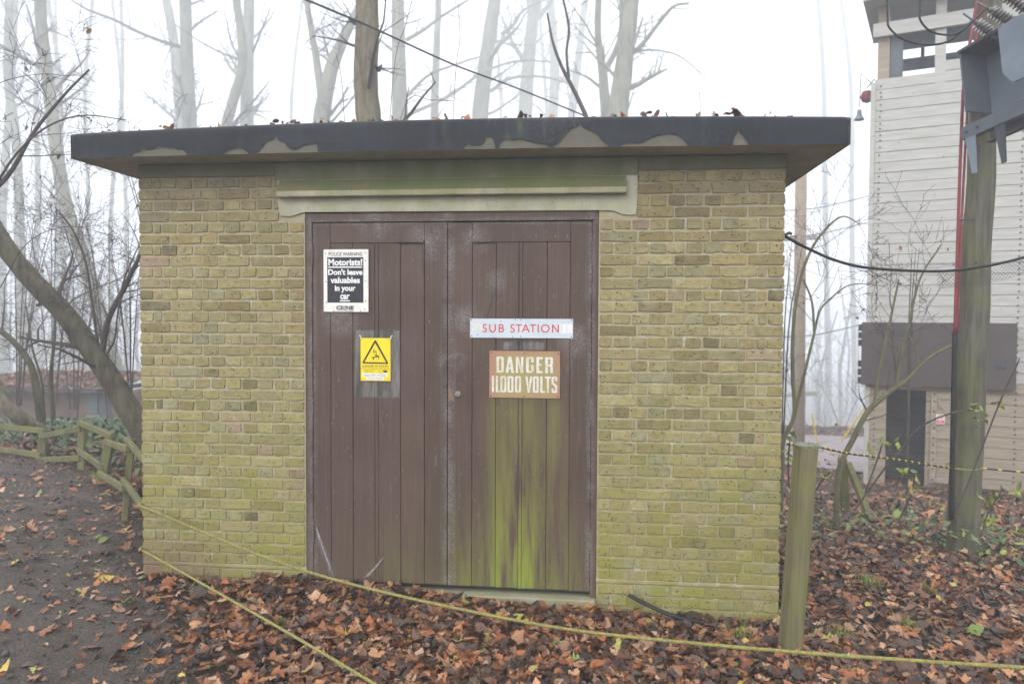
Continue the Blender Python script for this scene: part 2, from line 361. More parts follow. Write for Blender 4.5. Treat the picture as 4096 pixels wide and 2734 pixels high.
def m_voltplate():
    b = NB('faded_red_plate', .6, .25); p = b.pos(); x, y, z = b.xyz(p)
    red = (.36, .19, .125); alg = (.32, .26, .115)
    d = b.math('MULTIPLY', b.box(x, -1.80, -1.42, .035), b.box(z, 1.345, 1.63, .03)); d = b.math('MULTIPLY', d, b.ramp(b.noise(p, 12, 5, .6), .22, .48))
    c = b.mix(d, red, alg); c = b.mix(b.ramp(b.noise(b.mapv(p, (60, 60, 8)), 1, 4), .58, .72, 0, .5), c, (.34, .33, .07)); return b.out(c)
def m_bluewhite():
    b = NB('pale_enamel', .35, .4); p = b.pos(); c = b.mix(b.ramp(b.noise(p, 9, 4), .3, .7), (.46, .51, .55), (.56, .61, .64))
    c = b.mix(b.ramp(b.noise(p, 40, 4, .7), .67, .76, 0, .7), c, (.32, .22, .12)); return b.out(c)
def m_web():
    b = NB('cobweb', .9, .1); p = b.pos(); tr = b.n('ShaderNodeBsdfTransparent'); mx = b.n('ShaderNodeMixShader')
    b.b.inputs['Base Color'].default_value = (.75, .75, .8, 1)
    b.put(mx.inputs[0], b.ramp(b.noise(b.mapv(p, (30, 30, 12)), 3, 4, .7), .38, .8, .03, .55)); b.t.links.new(tr.outputs[0], mx.inputs[1]); b.t.links.new(b.b.outputs[0], mx.inputs[2])
    b.t.links.new(mx.outputs[0], b.t.nodes['Material Output'].inputs['Surface']); return b.m
M['white_enamel'] = m_enamel(); M['letterwhite'] = m_letter(); M['volt'] = m_voltplate(); M['bluewhite'] = m_bluewhite(); M['web'] = m_web()

# ------------------------------------------------------------------ the ground
def grid_sheet(name, xs, ys, zf, mat):
    X, Y = np.meshgrid(xs, ys); Z = zf(X, Y); V = np.c_[X.ravel(), Y.ravel(), Z.ravel()]
    nx = len(xs); i, j = np.meshgrid(np.arange(nx-1), np.arange(len(ys)-1)); a = (j*nx+i).ravel()
    T = np.r_[np.c_[a, a+1, a+nx+1], np.c_[a, a+nx+1, a+nx]]
    o = tris_mesh(name, V, T, None, mat); o.data.polygons.foreach_set('use_smooth', [True]*len(o.data.polygons)); return o
xs = np.unique(np.r_[np.linspace(-200, -14, 14), np.linspace(-14, 10, 121), np.linspace(10, 200, 14)])
ys = np.unique(np.r_[np.linspace(-60, -6, 6), np.linspace(-6, 20, 131), np.linspace(20, 60, 41), np.linspace(60, 300, 20)])
tag(grid_sheet('ground', xs, ys, terrain, M['soil']), 'dark woodland soil under the fallen leaves', kind='structure')
# the cinder path: left edge and right edge polylines
PR = np.array([(-1.9, -6), (-2.75, -1.7), (-3.1, -1.05), (-3.75, -.35), (-4.3, .25), (-4.75, .9), (-5.3, 1.6), (-6.3, 2.75), (-7.2, 3.4), (-9, 4.2), (-16, 6)])
PL = np.array([(-8, -6), (-8, -4), (-8.2, -3), (-8.4, -2.2), (-8.6, -1.4), (-8.8, -.6), (-9.2, .2), (-9.8, .9), (-10.5, 1.5), (-12, 2), (-17, 3)])
def resample(P, n):
    s = np.r_[0, np.cumsum(np.linalg.norm(np.diff(P, axis=0), axis=1))]; t = np.linspace(0, s[-1], n); return np.c_[np.interp(t, s, P[:, 0]), np.interp(t, s, P[:, 1])]
A = resample(PR, 120); B = resample(PL, 120); uu = np.linspace(0, 1, 60)
V = []
for k in range(120):
    for u in uu:
        x, y = A[k]*(1-u)+B[k]*u; e = min(u, 1-u)*8
        x += .12*noise.noise((x*1.6, y*1.6, 3))*(e < .5); V.append((x, y, tz(x, y)+min(.014, -.012+e*.04)+.008*noise.noise((x*5, y*5, 0))))
nx = 60; i, j = np.meshgrid(np.arange(59), np.arange(119)); a = (j*nx+i).ravel(); T = np.r_[np.c_[a, a+1, a+nx+1], np.c_[a, a+nx+1, a+nx]]
po = tris_mesh('path', np.array(V), T, None, M['gravel']); tag(po, 'dark cinder gravel path running past the brick hut', kind='structure'); po.data.polygons.foreach_set('use_smooth', [True]*len(po.data.polygons))
def on_path(x, y):
    """signed: >0 inside path right edge (approx distance)"""
    P = PR; best = 9
    d2 = (A[:, 0]-x)**2+(A[:, 1]-y)**2; k = int(np.argmin(d2)); t = A[min(k+1, 119)]-A[max(k-1, 0)]
    return (x-A[k, 0])*(-t[1])+(y-A[k, 1])*t[0] > 0, math.sqrt(d2[k])
pv = np.array([(x, y) for x, y in [(12, 8), (4.5, 9), (1.2, 11.2), (-1.5, 12), (-2, 15), (2, 16), (12, 15)]])
m = MB(); m.add([(x, y, tz(x, y)+.03) for x, y in pv], [tuple(range(len(pv)))]); tag(m.build('paved_path', M['tarp']), 'pinkish paved path beyond the timber tower', kind='structure')
# gravel stones on the path
def pebbles(n):
    V = []; T = []; Cc = []
    base = np.array([(1, 0, 0), (0, 1, 0), (-1, 0, 0), (0, -1, 0), (0, 0, .8), (0, 0, -.5)], float); tri = np.array([(0, 1, 4), (1, 2, 4), (2, 3, 4), (3, 0, 4), (1, 0, 5), (2, 1, 5), (3, 2, 5), (0, 3, 5)])
    k = 0
    while k < n:
        u = RNG.random(); t = RNG.random()**1.5*.9; i = int(t*119); x, y = A[i]*(1-u*.8)+B[i]*u*.8+RNG.normal(0, .09, 2)
        if y < -2.2: continue
        s = RNG.lognormal(math.log(.0048), .5); vv = base*s*RNG.uniform(.6, 1.3, (6, 3)); a = RNG.uniform(0, 6.3); c, q = math.cos(a), math.sin(a)
        vv = vv @ np.array([(c, q, 0), (-q, c, 0), (0, 0, 1)]); V.append(vv+(x, y, tz(x, y)+.014+s*.2)); T.append(tri+6*k)
        g = RNG.choice([.04, .07, .10, .16], p=[.4, .35, .2, .05])*RNG.uniform(.8, 1.2); Cc.append(np.tile((g*1.05, g, g*.95), (6, 1))); k += 1
    return np.concatenate(V), np.concatenate(T), np.concatenate(Cc)
tag(tris_mesh('gravel', *pebbles(22000), M['leaf']), 'small loose stones on the cinder path', 'gravel', kind='stuff')

# ------------------------------------------------------------------ the brick substation
H = .0746; Z0 = 2.80; W = 4.243; XL, XR = -3.08, -1.147; DEP = 3.0
hut = empty('brick_substation', (-W/2, 0, 0), 'small flat-roofed yellow brick substation with brown double doors', 'building')
ZR, ZRT, OF, OS = Z0+.0827, Z0+.2351, .2565, .2923
mw = MB()
for a, b in (((-W+.007, .0075, -.3), (XL-.002, .22, Z0)), ((XR+.002, .0075, -.3), (-.007, .22, Z0)), ((-W+.007, .22, -.3), (-W+.22, DEP, Z0)), ((-.22, .22, -.3), (-.007, DEP, Z0)), ((-W+.22, DEP-.22, -.3), (-.22, DEP-.007, Z0)),
             ((XL-.002, .16, -.3), (XR+.002, .22, Z0))): mw.box(a, b)
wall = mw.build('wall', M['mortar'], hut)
TINTS = [(.335, .285, .145)]*5+[(.315, .28, .15)]*5+[(.36, .315, .17)]*5+[(.29, .24, .12), (.25, .20, .10), (.33, .26, .175), (.28, .265, .17), (.36, .29, .14), (.22, .185, .105), (.30, .29, .19)]
def brick_mesh(mb, x0, x1, z0, z1, depth, axis=0, sgn=1, at=0.):
    """one brick: jittered outline with worn arrises; face lies in X-Z (axis 0) or Y-Z (axis 1)"""
    c = random.choice(TINTS); f = random.uniform(.76, 1.16)
    if random.random() < .03: c = (.15, .13, .085)
    if random.random() < .02: c = (.33, .235, .185)
    mb.col = tuple(v*f for v in c)
    j = lambda s=.0032: random.uniform(-s, s)
    w_, h_ = x1-x0, z1-z0; k = .006; out = []
    nl = 3 if w_ > .15 else 2
    for i in range(nl+1): out.append((x0+k+(w_-2*k)*i/nl, z0+j()))
    out.append((x1+j(), z0+k)); out.append((x1+j(), z1-k))
    for i in range(nl+1): out.append((x1-k-(w_-2*k)*i/nl, z1+j()))
    out.append((x0+j(), z1-k)); out.append((x0+j(), z0+k))
    cx, cz = (x0+x1)/2, (z0+z1)/2; fr = random.uniform(-.002, .002); b = .0032; tl = random.uniform(-.002, .002)
    P = lambda x, y, z: (x, y, z) if axis == 0 else (at-sgn*y, x, z)
    n = len(out)
    inn = [(cx+(x-cx)*(1-2*b/w_), cz+(z-cz)*(1-2*b/h_)) for x, z in out]
    vs = [P(x, depth, z) for x, z in out]+[P(x, fr+.0028, z) for x, z in out]+[P(x, fr+tl*(x-cx)/w_*2, z) for x, z in inn]
    fs = [(i, (i+1) % n, n+(i+1) % n, n+i) for i in range(n)]+[(n+i, n+(i+1) % n, 2*n+(i+1) % n, 2*n+i) for i in range(n)]+[tuple(2*n+i for i in range(n))]
    mb.add(vs, fs)
def zc(k): return Z0-H*k-(.022 if k > 35 else 0)
JT = .0125
def row(k):
    """brick x-ranges of course k for the two front piers: (left list, right list)"""
    jz = random.uniform(-.008, .008)
    lint = k <= 4
    xr0 = -.904 if lint else XR+.012; xl1 = -3.26 if lint else XL-.012
    L = []; R = []
    if k % 2 == 0:
        e = [-W, -W+.22, -W+.445, -W+.56, -W+.785, -W+1.01, xl1]; e = [v for v in e if v < xl1-.03]+[xl1]
        g = [xr0, -.9, -.675, -.45, -.225, 0]; g = [xr0]+[v for v in g if v > xr0+.06]
    else:
        e = [-W, -W+.1, -W+.16]+[-W+.16+.1117*i for i in range(1, 10)]; e = [v for v in e if v < xl1-.03]+[xl1]
        g = [0, -.1, -.16]+[-.16-.1115*i for i in range(1, 9)]; g = sorted([v for v in g if v > xr0+.035]+[xr0])
    for i in range(len(e)-1): L.append((e[i]+(JT/2+random.uniform(-.003, .003) if i else 0), e[i+1]-(JT/2 if i < len(e)-2 else 0)))
    for i in range(len(g)-1): R.append((g[i]+(JT/2+random.uniform(-.003, .003) if i else 0), g[i+1]-(JT/2 if i < len(g)-2 else 0)))
    return L, R
allb = []
for k in range(1, 40):
    L, R = row(k)
    for a, b in L+R: allb.append((k, a, b))
# the 300 bricks that show largest are parts of their own, the rest of the front is one part
order = sorted(range(len(allb)), key=lambda i: -(allb[i][2]-allb[i][1])*(1+.04*(allb[i][1]+W))*(0 if allb[i][0] > 37 else 1))
single = set(order[:300]); rest = MB(); rest.col = (0, 0, 0)
for i, (k, a, b) in enumerate(allb):
    z1 = zc(k)+H-JT*random.uniform(.75, 1.3); z0 = zc(k)+random.uniform(-.0015, .0015)
    if i in single:
        mb = MB(); brick_mesh(mb, a, b, z0, z1, .09); mb.build('brick', M['brick'], wall)
    else: brick_mesh(rest, a, b, z0, z1, .09)
for k in range(1, 40):                     # side walls
    for at, sg in ((-W, -1), (0., 1)):
        y = .105
        while y < DEP-.05:
            l = .225 if k % 2 else .1125; brick_mesh(rest, y+JT, min(y+l, DEP), zc(k), zc(k)+H-JT, .08, 1, sg, at); y += l
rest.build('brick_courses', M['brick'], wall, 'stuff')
# smeared mortar band (damp course), frieze, lintel
for a, b in ((-W-.001, XL), (XR, .001)): MB().bbox((a, -.001, zc(35)-.026), (b, .03, zc(35)-.001), c=.004).build('damp_course', M['mortar'], hut)
for a, b in ((-W-.001, -3.284), (-.900, .001)):
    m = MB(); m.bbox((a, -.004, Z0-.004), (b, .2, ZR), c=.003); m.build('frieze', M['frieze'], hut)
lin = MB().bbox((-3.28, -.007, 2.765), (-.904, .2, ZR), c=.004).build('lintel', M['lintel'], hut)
m = MB()
m.poly([(-3.264, 2.766), (-3.262, 2.62), (-3.25, 2.535), (-3.19, 2.528), (-3.15, 2.535), (-3.085, 2.556), (-1.14, 2.549), (-1.05, 2.545), (-1.0, 2.522), (-.95, 2.516), (-.915, 2.522), (-.906, 2.60), (-.906, 2.766)], -.006, .15)
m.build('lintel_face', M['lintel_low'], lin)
m = MB(); x0, x1 = -3.248, -.977; pr = [(-.008, 2.764), (-.056, 2.692), (-.062, 2.686), (-.064, 2.654), (-.058, 2.648), (-.008, 2.650)]
NS = 60
for i in range(NS+1):
    x = x0+(x1-x0)*i/NS; ch = .006*noise.noise((x*9, 0, 0)); m.v += [(x, y+(ch*.3 if 0 < q < 5 else 0), z+(ch*.4 if 2 < q < 5 else 0)) for q, (y, z) in enumerate(pr)]
n = len(pr); m.f = [(i*n+q, i*n+q+1, (i+1)*n+q+1, (i+1)*n+q) for i in range(NS) for q in range(n-1)]+[tuple(range(n-1, -1, -1)), tuple(NS*n+q for q in range(n))]
dm = m.build('drip_moulding', M['drip'], lin); dm.data.materials.append(M['drip_green'])
for p in dm.data.polygons:
    if p.normal.z > .2: p.material_index = 1
# roof slab and its felt
def camber(x): return max(0, 1-((x+2.12)/2.42)**2)
xsr = np.linspace(-W-OS, OS, 181)
m = MB()
for x in xsr:
    c = camber(x); zb = ZR+.010*c; zt = ZRT+.040*c
    m.v += [(x, -OF, zb), (x, -OF, zt), (x, DEP+.3, zt), (x, DEP+.3, zb)]
m.f = [(4*i+q, 4*i+(q+1) % 4, 4*i+4+(q+1) % 4, 4*i+4+q) for i in range(180) for q in range(4)]+[(0, 1, 2, 3), (723, 722, 721, 720)]
slab = m.build('roof_slab', M['slab'], hut); slab.data.materials.append(m_concrete('fascia_concrete', (.15, .14, .115), (.11, .105, .075), .4))
for p in slab.data.polygons:
    if abs(p.normal.y) > .5 and p.center.y < 0: p.material_index = 1
BITES = [(555, 270), (575, 253), (600, 250), (640, 222), (650, 235), (690, 232), (735, 210), (800, 222), (830, 220), (860, 235), (895, 235), (920, 262)]
def to_fx(p, ox, sc): return onY(ox+p[0]/sc, 0, -OF)[0]
def bite(pts, ox, oy, sc): return [onY(ox+x/sc, oy+y/sc, -OF) for x, y in pts]
s1, s2 = 2349/1400, 2349/1720
BT = [bite(BITES, 200, 460, s1), bite([(1170, 258), (1200, 240), (1250, 228), (1288, 222), (1310, 240), (1330, 252)], 200, 460, s1),
      bite([(1390, 252), (1425, 225), (1440, 195), (1460, 178), (1505, 165), (1522, 142), (1535, 170), (1580, 190), (1605, 225), (1640, 238), (1680, 222), (1700, 205), (1785, 190), (1797, 210), (1800, 240)], 200, 460, s1),
      bite([(215, 200), (240, 188), (262, 198), (300, 195), (322, 178), (335, 148), (368, 150), (380, 180), (382, 198)], 1700, 440, s2),
      bite([(405, 196), (415, 175), (448, 152), (480, 168), (515, 155), (560, 168), (600, 180), (650, 186), (668, 194)], 1700, 440, s2),
      bite([(700, 194), (735, 175), (760, 140), (800, 105), (835, 92), (850, 78), (865, 100), (920, 120), (950, 140), (970, 172), (1000, 190)], 1700, 440, s2),
      bite([(1070, 190), (1110, 180), (1180, 182), (1215, 160), (1270, 140), (1330, 128), (1385, 140), (1410, 165), (1430, 186)], 1700, 440, s2),
      bite([(1680, 184), (1690, 150), (1702, 130), (1708, 105), (1725, 130), (1745, 155), (1765, 184)], 1700, 440, s2)]
def zlow(x):
    z = ZR+.010*camber(x)-.004+.002*noise.noise((x*20, 0, 1))
    for P in BT:
        if P[0][0] <= x <= P[-1][0]: z = max(z, float(np.interp(x, [p[0] for p in P], [p[1] for p in P]))+.004*noise.noise((x*60, 1, 1))+.004*noise.noise((x*170, 1, 7)))
    return z
m = MB(); xf = np.linspace(-W-OS-.006, OS+.006, 1300); nr = 0
for x in xf:
    c = camber(x); zt = ZRT+.040*c; zl = min(zlow(x), zt-.03); ed = min(abs(x+W+OS+.006), abs(x-OS-.006)); rc = .012*max(0, 1-ed/.03)**2
    col = []
    for q in range(5):
        z = zl+(zt-.022-zl)*q/4; wv = .004*noise.noise((x*2.3, z*6, 0))+.0025*noise.noise((x*8, z*12, 5)); col.append((x, -OF-.007+wv*(q < 4)+rc, z-(rc if q == 4 else 0)))
    for a in (25, 55, 90): col.append((x, -OF-.007+.022*(1-math.cos(math.radians(a)))+rc, zt-.022+.028*math.sin(math.radians(a))-rc))
    col.append((x, .3, zt+.012)); col.append((x, DEP+.306, zt+.006)); col.append((x, DEP+.306, zt-.12))
    nr = len(col); m.v += col
m.f = [(i*nr+q, i*nr+q+1, (i+1)*nr+q+1, (i+1)*nr+q) for i in range(len(xf)-1) for q in range(nr-1)]
N0 = (len(xf)-1)*nr
for x, base in ((-W-OS-.006, 0), (OS+.006, N0)):       # side aprons
    m.add([(x, -OF-.004, ZR-.004), (x, -OF-.004, ZRT-.006), (x, -OF+.03, ZRT+.004), (x, DEP+.306, ZRT+.004), (x, DEP+.306, ZR-.004)], [(0, 1, 2, 3, 4)])
m.build('roof_felt', M['felt'], slab, smooth=True)
# door frame, doors, sill
m = MB(); m.bbox((XL-.001, .012, .06), (-3.037, .12, 2.50), c=.003).bbox((-1.185, .012, .05), (XR+.001, .12, 2.49), c=.003).bbox((XL-.001, .0115, 2.490), (XR+.001, .12, 2.549), c=.003)
m.build('door_frame', M['door'], hut)
m = MB(); m.bbox((XL, -.035, -.12), (XR, .16, .055), c=.008); m.build('sill', M['sill'], hut)
m = MB(); m.box((XL+.02, .09, .05), (XR-.02, .155, 2.5)); m.build('door_backing', M['steel_deep'], hut)
def zb_(x): return .100-.006*(x+2.62)
def board(parent, name, x0, x1, z0, z1, y, jy=.0015):
    mb = MB(); mb.bbox((x0, y+random.uniform(-jy, jy), z0), (x1, y+.03, z1), c=.0022); return mb.build(name, M['door'], parent)
for side in (0, 1):
    xa, xb = ((-3.035, -2.127), (-2.121, -1.187))[side]
    dr = MB(); dr.box((xa+.02, .062, .14), (xb-.02, .075, 2.46)); dr = dr.build('door', M['door'], hut)
    zt = 2.486 if side == 0 else 2.482
    if side == 0:
        st = [(xa, -2.9155), (-2.2765, xb)]; bd = [(-2.913, -2.7645), (-2.762, -2.6145), (-2.6125, -2.5895), (-2.5875, -2.4405), (-2.438, -2.2805)]; rail = (-2.898, -2.27)
    else:
        st = [(xa, -1.963), (-1.3235, xb)]; bd = [(-1.9605, -1.8065), (-1.8035, -1.6575), (-1.6555, -1.6335), (-1.6315, -1.4745), (-1.4715, -1.3255)]; rail = (-1.965, -1.322)
    for a, b in st: board(dr, 'stile', a, b, zb_((a+b)/2), zt, .024)
    for a, b in bd: board(dr, 'plank', a, b, zb_((a+b)/2)+random.uniform(-.004, .004), 2.352, .0275, .002)
    a, b = (st[0][1]+.0015, st[1][0]-.0015); board(dr, 'rail', a, b, 2.3535, zt, .0235)
    sx0, sx1 = ((-2.46, -2.28), (-1.962, -1.83))[side]
    mb = MB(); mb.bbox((sx0, .008, 2.352), (sx1, .03, 2.368), c=.003); mb.build('rail_lip', M['door'], dr)
    for zz in (2.28, 1.29, .42):
        hx = -3.036 if side == 0 else -1.186
        mb = MB(); mb.tube([(hx, .016, zz-.075), (hx, .016, zz-.026), (hx, .016, zz+.026), (hx, .016, zz+.075)], [.0065, .0068, .0068, .0065], 8); mb.build('hinge', M['door'], dr)
    if side == 1:
        Mx = Matrix.Translation((-2.055, .024, 1.364)) @ Matrix.Rotation(math.pi/2, 4, 'X')
        lk = MB().lathe([(.021, 0), (.0205, .005), (.017, .008), (.016, .0085)], Mx, 20).build('lock', M['chrome'], dr)
        MB().box((-2.0565, .0150, 1.352), (-2.0535, .017, 1.362)).build('keyhole', M['black'], lk)
    # splinter of raw wood by the lock, nail heads
    mb = MB()
    for _ in range(34):
        x = random.choice(bd); x = random.uniform(x[0]+.01, x[1]-.01); z = random.uniform(.2, 2.3); mb.lathe([(.0032, 0), (.0022, .0014)], Matrix.Translation((x, .0275, z)) @ Matrix.Rotation(math.pi/2, 4, 'X'), 6)
    mb.build('nail_head', M['steel_deep'], dr, 'stuff')
mb = MB(); mb.poly([(-2.118, 1.44), (-2.085, 1.345), (-2.075, 1.315), (-2.10, 1.318), (-2.117, 1.31)], .0235, .03); mb.build('splintered_wood', M['dry'], hut)
# cracks in two boards: thin dark slivers let into the face
mb = MB(); mb.poly([(-1.807, 2.085), (-1.812, 2.04), (-1.845, 1.95), (-1.872, 1.862), (-1.868, 1.862), (-1.838, 1.95), (-1.806, 2.04)], .0245, .03); mb.build('crack', M['steel_deep'], hut)
mb = MB(); mb.poly([(-2.296, 2.345), (-2.293, 2.24), (-2.286, 2.14), (-2.284, 2.14), (-2.288, 2.24), (-2.290, 2.345)], .0245, .03); mb.build('crack', M['steel_deep'], hut)

# ------------------------------------------------------------------ lettering
def text_mesh(s, bold=0., spacing=1., shear=0.):
    cu = bpy.data.curves.new('lettering', 'FONT'); cu.body = s; cu.size = 1; cu.offset = bold; cu.space_character = spacing; cu.shear = shear; cu.resolution_u = 3
    ob = bpy.data.objects.new('lettering_tmp', cu); COL.objects.link(ob); bpy.context.view_layer.update()
    me = bpy.data.meshes.new_from_object(ob.evaluated_get(bpy.context.evaluated_depsgraph_get())); bpy.data.objects.remove(ob); return me
def text(s, x0, x1, z0, z1, y, mat, parent, bold=0., spacing=1., name='lettering', keep=None):
    me = text_mesh(s, bold, spacing); v = np.empty(len(me.vertices)*3, 'f'); me.vertices.foreach_get('co', v); v = v.reshape(-1, 3)
    lo, hi = v.min(0), v.max(0)
    if keep is not None: lo[1], hi[1] = keep
    u = (v-lo)/(hi-lo+1e-9); w_ = np.c_[x0+u[:, 0]*(x1-x0), np.full(len(v), y), z0+u[:, 1]*(z1-z0)]
    me.vertices.foreach_set('co', w_.astype('f').ravel()); me.materials.clear(); me.update(); return link(name, me, mat, parent)
def thick(pts, t):
    """closed octagonal-style stroke outline helper: rect strokes"""
    return pts
YD = .0235
def plate(name, x0, x1, z0, z1, th, mat, label, cat, c=.0015):
    e = empty(name, ((x0+x1)/2, YD-th/2, z0), label, cat)
    p = MB().bbox((x0, YD-th, z0), (x1, YD-.0005, z1), c=min(c, th*.4)).build('panel', mat, e); return e, p, YD-th-.0008
def screws(e, pts, y, mat, r=.0042):
    for x, z in pts: MB().lathe([(r, 0), (r*.8, .0018), (r*.3, .0022)], Matrix.Translation((x, y+.0008, z)) @ Matrix.Rotation(math.pi/2, 4, 'X'), 8).build('screw', mat, e)
# police warning
x0, x1, z0, z1 = -2.958, -2.652, 1.897, 2.311
e, p, y = plate('police_warning_sign', x0, x1, z0, z1, .012, M['white_enamel'], 'rust-spotted white police warning sign to motorists on left door', 'sign', .004)
fx = lambda u: x0+(x1-x0)*(u-108)/(540-108); fz = lambda v: z1-(z1-z0)*(v-88)/(684-88)
MB().box((fx(146), y, fz(594)), (fx(493), y+.0006, fz(163))).build('black_field', M['inkblack'], e)
y2 = y-.0007
text('POLICE WARNING', fx(160), fx(484), fz(150), fz(115), y2, M['ink'], e, .01)
for s, a, b, c, d in (('Motorists!', 157, 484, 243, 177), ("Don't leave", 155, 486, 332, 274), ('in your', 218, 418, 500, 430), ('car', 270, 362, 562, 516), ('valuables', 176, 460, 410, 350)):
    text(s, fx(a), fx(b), fz(c), fz(d), y2, M['white'], e, .04)
MB().box((fx(157), y2, fz(263)), (fx(481), y2+.0004, fz(251))).box((fx(267), y2, fz(582)), (fx(364), y2+.0004, fz(570))).build('underline', M['white'], e)
text('CRIME', fx(232), fx(402), fz(661), fz(623), y2, M['ink'], e, .045)
text("TOGETHER WE'LL CRACK IT", fx(234), fx(402), fz(674), fz(666), y2, M['ink'], e)
MB().poly([(fx(255), fz(640)), (fx(300), fz(637)), (fx(322), fz(648)), (fx(360), fz(636)), (fx(385), fz(644)), (fx(360), fz(640)), (fx(322), fz(653)), (fx(298), fz(641))], y2-.0006, y2-.0002).build('crack_stroke', M['white'], e)
screws(e, [(fx(a), fz(b)) for a, b in ((133, 125), (510, 122), (515, 196), (133, 395), (510, 391), (511, 580), (506, 658), (466, 670), (207, 672), (135, 592))], y, M['bolt'], .004)
# danger of death
x0, x1, z0, z1 = -2.708, -2.505, 1.443, 1.727
e, p, y = plate('danger_of_death_sign', x0, x1, z0, z1, .005, M['signyellow'], 'bright yellow danger of death sign with black triangle on left door', 'sign', .001)
fx = lambda u: x0+(x1-x0)*(u-462)/(748-462); fz = lambda v: z1-(z1-z0)*(v-928)/(1338-928)
def ring(outer, inner, y, mat, e, name):
    n = len(outer); mb = MB(); mb.add([(fx(a), y, fz(b)) for a, b in outer]+[(fx(a), y, fz(b)) for a, b in inner], [(i, (i+1) % n, n+(i+1) % n, n+i) for i in range(n)]); return mb.build(name, mat, e)
ring([(603, 947), (596, 951), (480, 1160), (483, 1171), (722, 1174), (727, 1163), (612, 953)], [(603, 975), (603, 975), (499, 1157), (499, 1157), (707, 1160), (707, 1160), (603, 975)], y, M['ink'], e, 'warning_triangle')
mb = MB(); mb.poly([(fx(a), fz(b)) for a, b in ((585, 1036), (594, 1036), (594, 1062), (613, 1047), (615, 1080), (620, 1078), (614, 1090), (606, 1080), (610, 1080), (608, 1058), (586, 1074))], y, y+.0005); mb.build('lightning_bolt', M['ink'], e)
mb = MB()
for P, r in (([(632, 1098), (640, 1096)], 7), ([(632, 1101), (600, 1107)], 6), ([(604, 1108), (582, 1112), (566, 1116)], 4), ([(602, 1109), (585, 1122), (587, 1138)], 4), ([(628, 1103), (637, 1118), (634, 1130)], 3.5), ([(626, 1100), (612, 1092), (596, 1087)], 3.5)):
    for (a, b), (c, d) in zip(P[:-1], P[1:]):
        L = math.hypot(c-a, d-b); nx_, ny_ = -(d-b)/L*r, (c-a)/L*r; mb.poly([(fx(a+nx_), fz(b+ny_)), (fx(c+nx_), fz(d+ny_)), (fx(c-nx_), fz(d-ny_)), (fx(a-nx_), fz(b-ny_))], y-.0002*len(mb.f)/50, y+.0005)
mb.build('falling_figure', M['ink'], e)
text('DANGER OF DEATH', fx(480), fx(727), fz(1208), fz(1185), y, M['ink'], e, .008)
MB().box((fx(462), y, fz(1221)), (fx(746), y+.0005, fz(1218))).build('rule_line', M['ink'], e)
text('Emergency Contact', fx(488), fx(600), fz(1242), fz(1229), y, M['ink'], e); text('0800 316 3105', fx(505), fx(584), fz(1256), fz(1246), y, M['ink'], e)
text('UK', fx(635), fx(648), fz(1239), fz(1231), y, M['ink'], e); text('Power', fx(635), fx(664), fz(1249), fz(1241), y, M['ink'], e); text('Networks', fx(635), fx(676), fz(1259), fz(1251), y, M['ink'], e)
MB().poly([(fx(a), fz(b)) for a, b in ((668, 1238), (700, 1233), (716, 1237), (721, 1243), (717, 1251), (704, 1256), (690, 1256), (678, 1246))], y, y+.0005).build('swoosh_emblem', M['ink'], e)
for a, b, c, d, s in ((480, 722, 1297, 1265, 'HIGH ASH WOOD'), (514, 686, 1329, 1302, 'TQ56189950')):
    st = MB().box((fx(a), y-.0003, fz(c)), (fx(b), y+.0006, fz(d))).build('sticker', M['white'], e)
    text(s, fx(a+15), fx(b-15), fz(c-6), fz(d+6), y-.0012, plain('faint_ink', (.2, .2, .21), .6), e)
screws(e, [(fx(a), fz(b)) for a, b in ((478, 945), (730, 949), (476, 1320), (728, 1326))], y, M['steel'], .0035)
for a, s in ((465, 1), (752, -1)):
    mb = MB(); mb.tube([(fx(a), y+.004, fz(934)), (fx(a), y-.003, fz(922)), (fx(a)-s*.002, y-.002, fz(910)), (fx(a)-s*.009, y+.003, fz(906))], .0035, 6); mb.build('cable_tie', M['white'], e)
# SUB STATION
x0, x1, z0, z1 = -1.975, -1.305, 1.734, 1.859
e, p, y = plate('sub_station_sign', x0, x1, z0, z1, .006, M['bluewhite'], 'long pale enamel SUB STATION sign in thin red capitals on right door', 'sign', .0015)
fx = lambda u: x0+(x1-x0)*(u-233)/(1808-233); fz = lambda v: z1-(z1-z0)*(v-168)/(475-168)
